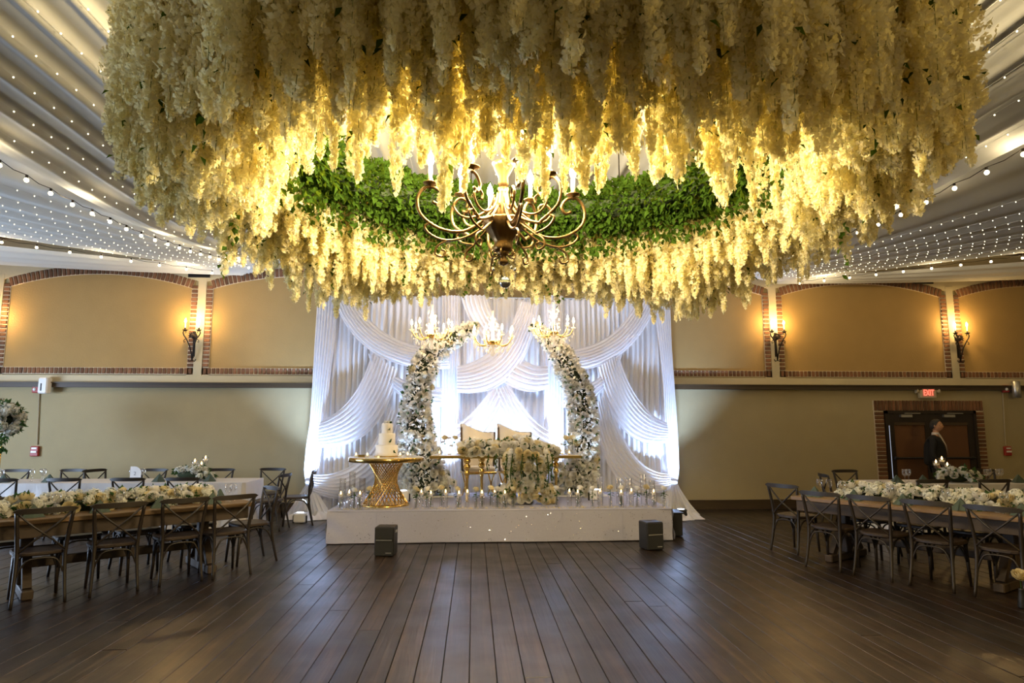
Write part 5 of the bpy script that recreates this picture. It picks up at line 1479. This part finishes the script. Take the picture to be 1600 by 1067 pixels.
p = at(300, 760, 11.15); centrepiece((p.x, 11.15), CZ, 'low mound of white hydrangeas and roses on the left cloth table', 61)
floating_candles((p.x, 11.42), 'three floating candles in stemmed glasses on the left cloth table', CZ)
# table number card
p = at(211, 752, 10.95)
t = thing('table_number_sign', 'white rounded corner table number card on the left cloth table', 'sign', (p.x, 10.95, CZ))
m = MB(); prof = [(-.085, 0), (.085, 0), (.085, .13)] + [(.085 - .11 + .11 * math.cos(a), .13 + .11 * math.sin(a)) for a in [PI / 2 * i / 8 for i in range(1, 9)]] + [(-.085, .24)]
n = len(prof); m.add([(x, -.003, z) for x, z in prof] + [(x, .003, z) for x, z in prof], [tuple(range(n)), tuple(range(2 * n - 1, n - 1, -1))] + [(i, n + i, n + (i + 1) % n, (i + 1) % n) for i in range(n)]); m.build('card', M['paper'], t)
m = MB(); m.bbox((0, 0, .012), (.19, .06, .02), .004); m.build('card_base', M['white'], t)
place('numeral', text_mesh('2', .08, M['ink'], .001), t, M=Matrix.Translation((-.01, -.005, .125)) @ Matrix.Rotation(PI / 2, 4, 'X'))
# tall centrepiece at the left edge
p = at(6, 655, 11.3)
t = thing('tall_centrepiece', 'tall stand topped with a ball of white roses at the left frame edge', 'flowers', (p.x, 11.3, CZ))
m = MB(); m.lathe([(.11, 0), (.11, .012), (.015, .02), (.012, .75), (.06, .80), (.0, .80)], 14); m.build('stand', M['gold'], t, True)
rt_ = random.Random(12); lv = MB(); bz = p.z - CZ
m = MB(); m.ball((0, 0, bz), .12, 12, 8); m.build('foliage_core', M['moss'], t, True)
for i in range(95):
    n_ = Vector((rt_.gauss(0, 1), rt_.gauss(0, 1), rt_.gauss(.2, 1))).normalized(); pos = Vector((0, 0, bz)) + Vector((n_.x * .24, n_.y * .22, n_.z * .24))
    place('rose', (ROSE + HYD)[rt_.randrange(5)], t, M=orient(n_, i, rt_.uniform(.065, .09), pos)); leaves(lv, pos, n_, rt_, 3, .11, .03)
for i in range(40): leaves(lv, Vector((rt_.uniform(0, .16), -.12, bz - .2 - .35 * rt_.random())), Vector((0, -.4, -1)), rt_, 2, .09, .022)
stuff(lv.build('foliage', M['leaf'], t))

# right cloth table
for i, x in enumerate([6.62, 7.55, 8.45]):
    chair(x, 9.39, (RND.uniform(-.08, .08), 1), '%s dark cross-back chair from the left before the right cloth table' % ordinal(i), 'chairs on the room side of the right cloth table')
chair(5.92, 10.30, (.95, -.2), 'dark cross-back chair at the left end of the right cloth table', 'chairs at the table ends')
chair(6.55, 10.95, (.1, -1), 'dark cross-back chair before the door brickwork behind the right cloth table', 'chairs along the right wall')
chair(9.05, 10.95, (0, -1), 'dark cross-back chair behind the right end of the right cloth table', 'chairs along the right wall')
for i, x in enumerate([6.62, 7.05, 8.62, 8.95]):
    napkin((x, 9.95, CZ), 0, '%s folded green napkin from the left on the right cloth table' % ordinal(i), 'napkins on the right cloth table')
k = 0
for x in (6.86, 8.22, 8.42):
    for dx, dy in ((0, .05), (.11, .12)):
        wine((x + dx, 10.05 + dy, CZ), '%s clear wine glass from the left on the right cloth table' % ordinal(k), 'wine glasses on the right cloth table'); k += 1
p = at(1498, 760, 10.1); centrepiece((p.x, 10.1), CZ, 'low mound of white hydrangeas and roses on the right cloth table', 62, 40)
floating_candles((p.x - .02, 10.42), 'three floating candles in stemmed glasses on the right cloth table', CZ)

# lone rose in a slim vase at the right frame edge
p = atz(1597, 950, 0)
t = thing('floor_bud_vase', 'cream rose in a slim dark glass vase on the floor at the right edge', 'vase', (p.x + .01, p.y, .001))
m = MB(); m.lathe([(.04, 0), (.042, .01), (.03, .10), (.022, .16), (.026, .17)], 14); m.build('vase_body', M['black'], t, True)
m = MB(); m.tube([(0, 0, .15), (0, 0, .26)], .005, 5); m.build('stem', M['leaf'], t)
place('rose', CROSE[0], t, M=orient(Vector((-.3, -.5, .8)), 0, .065, Vector((0, 0, .29))))

# ------------------------------------------------------------------ person by the door
def skin_mesh(name, joints, edges, mats, sub=2):
    me = bpy.data.meshes.new(name); me.from_pydata([j[0] for j in joints], edges, [])
    o = bpy.data.objects.new('tmp', me); C.objects.link(o)
    sk = o.modifiers.new('skin', 'SKIN'); ss = o.modifiers.new('sub', 'SUBSURF'); ss.levels = sub; ss.render_levels = sub
    for i, j in enumerate(joints):
        r = j[1] if isinstance(j[1], tuple) else (j[1], j[1])
        me.skin_vertices[0].data[i].radius = r
    me.skin_vertices[0].data[0].use_root = True
    bpy.context.view_layer.update()
    res = bpy.data.meshes.new_from_object(o.evaluated_get(bpy.context.evaluated_depsgraph_get()))
    bpy.data.objects.remove(o, do_unlink=True)
    res.materials.clear(); res.materials.append(mats)
    res.polygons.foreach_set('use_smooth', [True] * len(res.polygons)); res.name = name
    return res
p = at(1463, 700, 12.25)
man = thing('person', 'person in a black suit and pale shirt standing in profile before the double door', 'person', (p.x, 12.25, .001), math.radians(-44))
J = [((0, 0, .97), (.12, .15)), ((0, 0, 1.10), (.11, .14)), ((0, 0, 1.27), (.125, .165)), ((-.01, 0, 1.41), (.10, .15)), ((0, 0, 1.48), (.06, .06)), ((.015, 0, 1.54), (.054, .054)), ((.025, 0, 1.60), (.06, .06))]
E_ = [(0, 1), (1, 2), (2, 3), (3, 4), (4, 5), (5, 6)]
for s in (-1, 1):
    b = len(J)
    J += [((0, s * .10, .90), .085), ((.015, s * .10, .50), .058), ((-.02, s * .10, .10), .042), ((.13, s * .11, .04), .035)]
    E_ += [(0, b), (b, b + 1), (b + 1, b + 2), (b + 2, b + 3)]
    b = len(J)
    J += [((-.01, s * .19, 1.40), .058), ((-.04, s * .24, 1.12), .042), ((.05, s * .24, .88), .028), ((.085, s * .235, .80), (.022, .036))]
    E_ += [(3, b), (b, b + 1), (b + 1, b + 2), (b + 2, b + 3)]
    for k in range(4):
        c = len(J); yy = s * .235 - .027 + .018 * k
        J += [((.10, yy, .755), .0085), ((.108, yy, .725 - .004 * (k in (1, 2))), .008), ((.098, yy, .70), .007)]
        E_ += [(b + 3, c), (c, c + 1), (c + 1, c + 2)]
    c = len(J); J += [((.115, s * .20, .79), .010), ((.125, s * .195, .755), .008)]; E_ += [(b + 3, c), (c, c + 1)]
body = skin_mesh('body', J, E_, M['skin'])
hb = MB()
def head_fn(u, v):
    a = 2 * PI * u; ph = PI * v
    x, y, z = math.sin(ph) * math.cos(a), math.sin(ph) * math.sin(a), -math.cos(ph)
    r = Vector((x * .098, y * .077, z * .122))
    if x > 0:
        front = x * x
        r.x += front * (.012 * math.exp(-((z + .55) / .35) ** 2))                                   # jaw
        r.x += .024 * math.exp(-((z + .12) / .17) ** 2) * math.exp(-(y / .20) ** 2) * (1 if z < .12 else .6)   # nose
        r.x += .010 * math.exp(-((z + .48) / .09) ** 2) * math.exp(-(y / .35) ** 2)                  # lips
        r.x += .012 * math.exp(-((z - .22) / .10) ** 2) * math.exp(-(y / .6) ** 2)                   # brow
        r.x -= .012 * math.exp(-((z - .06) / .09) ** 2) * math.exp(-((abs(y) - .42) / .18) ** 2)     # eye sockets
        if z < -.6: r.x += .008 * front
    r.y *= 1 - .22 * max(0, -z) ** 1.5
    return (r.x + .03, r.y, r.z + 1.655)
hb.grid(head_fn, 36, 28)
for s in (-1, 1): hb.ball((.012, s * .078, 1.65), .03, 8, 6, sc=(.7, .35, 1.15))
hm_ = hb.mesh('head', M['skin'], True)
bmm = bmesh.new(); bmm.from_mesh(body); bmm.from_mesh(hm_); bmesh.ops.remove_doubles(bmm, verts=bmm.verts, dist=.0005); bmm.to_mesh(body); bmm.free()
body.polygons.foreach_set('use_smooth', [True] * len(body.polygons))
bo = place('body', body, man)
hr = MB()
def hair_fn(u, v):
    a = 2 * PI * u; x, y = math.cos(a), math.sin(a)
    low = interp(math.degrees(abs((a if a < PI else a - 2 * PI))), [(0, .72), (50, .60), (70, .42), (84, .0), (98, -.3), (125, -.55), (180, -.72)])
    z = 1 - (1 - low) * v; s = math.sqrt(max(0, 1 - z * z))
    k = 1.10 + .03 * math.sin(a * 9) * v
    return (x * s * .100 * k + .026, y * s * .080 * k, z * .124 * 1.05 + 1.657)
hr.grid(hair_fn, 40, 10); hr.build('hair', M['hair'], man, True)
for s in (-1, 1):
    q = MB(); q.ball((.106, s * .032, 1.668), .012, 8, 6); q.build('eye', M['white'], bo, True)
JJ = [((-.03, 0, .86), (.21, .20)), ((-.03, 0, .97), (.215, .20)), ((-.03, 0, 1.10), (.205, .19)), ((-.03, 0, 1.27), (.205, .20)), ((-.035, 0, 1.40), (.15, .18)), ((-.005, 0, 1.485), (.072, .075))]
EE = [(0, 1), (1, 2), (2, 3), (3, 4), (4, 5)]
for s in (-1, 1):
    b = len(JJ); JJ += [((-.01, s * .195, 1.405), .072), ((-.04, s * .245, 1.12), .056), ((.045, s * .243, .90), .042)]; EE += [(4, b), (b, b + 1), (b + 1, b + 2)]
jk = place('suit_jacket', skin_mesh('suit_jacket', JJ, EE, M['suit']), man)
JT = [((0, 0, .96), (.125, .16))]; ET = []
for s in (-1, 1):
    b = len(JT); JT += [((0, s * .10, .86), .098), ((.015, s * .102, .50), .075), ((-.02, s * .102, .10), .065), ((-.02, s * .102, .07), .066)]; ET += [(0, b), (b, b + 1), (b + 1, b + 2), (b + 2, b + 3)]
place('trousers', skin_mesh('trousers', JT, ET, M['suit']), man)
for s in (-1, 1):
    q = MB(); q.ball((.055, s * .105, .04), .05, 12, 8, sc=(2.4, .95, .8)); q.build('shoe', M['black'], man, True)
q = MB()
def shirt(u, v):
    z = 1.09 + .40 * v; fx = interp(z, [(1.0, .172), (1.15, .172), (1.28, .165), (1.40, .118), (1.49, .075)]); w = .012 + .055 * v
    return (fx + .006 - .10 * (u - .5) ** 2 * v, (u - .5) * 2 * w, z)
q.grid(shirt, 8, 10); q.build('shirt_front', M['shirt'], man, True)
q = MB(); q.grid(lambda u, v: (shirt(.5, v)[0] + .006, (u - .5) * (.05 - .02 * v), 1.09 + .38 * v), 2, 8); q.build('tie', M['tie'], man, True)
q = MB(); q.lathe([(.064, 1.475), (.066, 1.50), (.060, 1.525)], 16, (.005, 0, 0)); q.build('shirt_collar', M['shirt'], man, True)
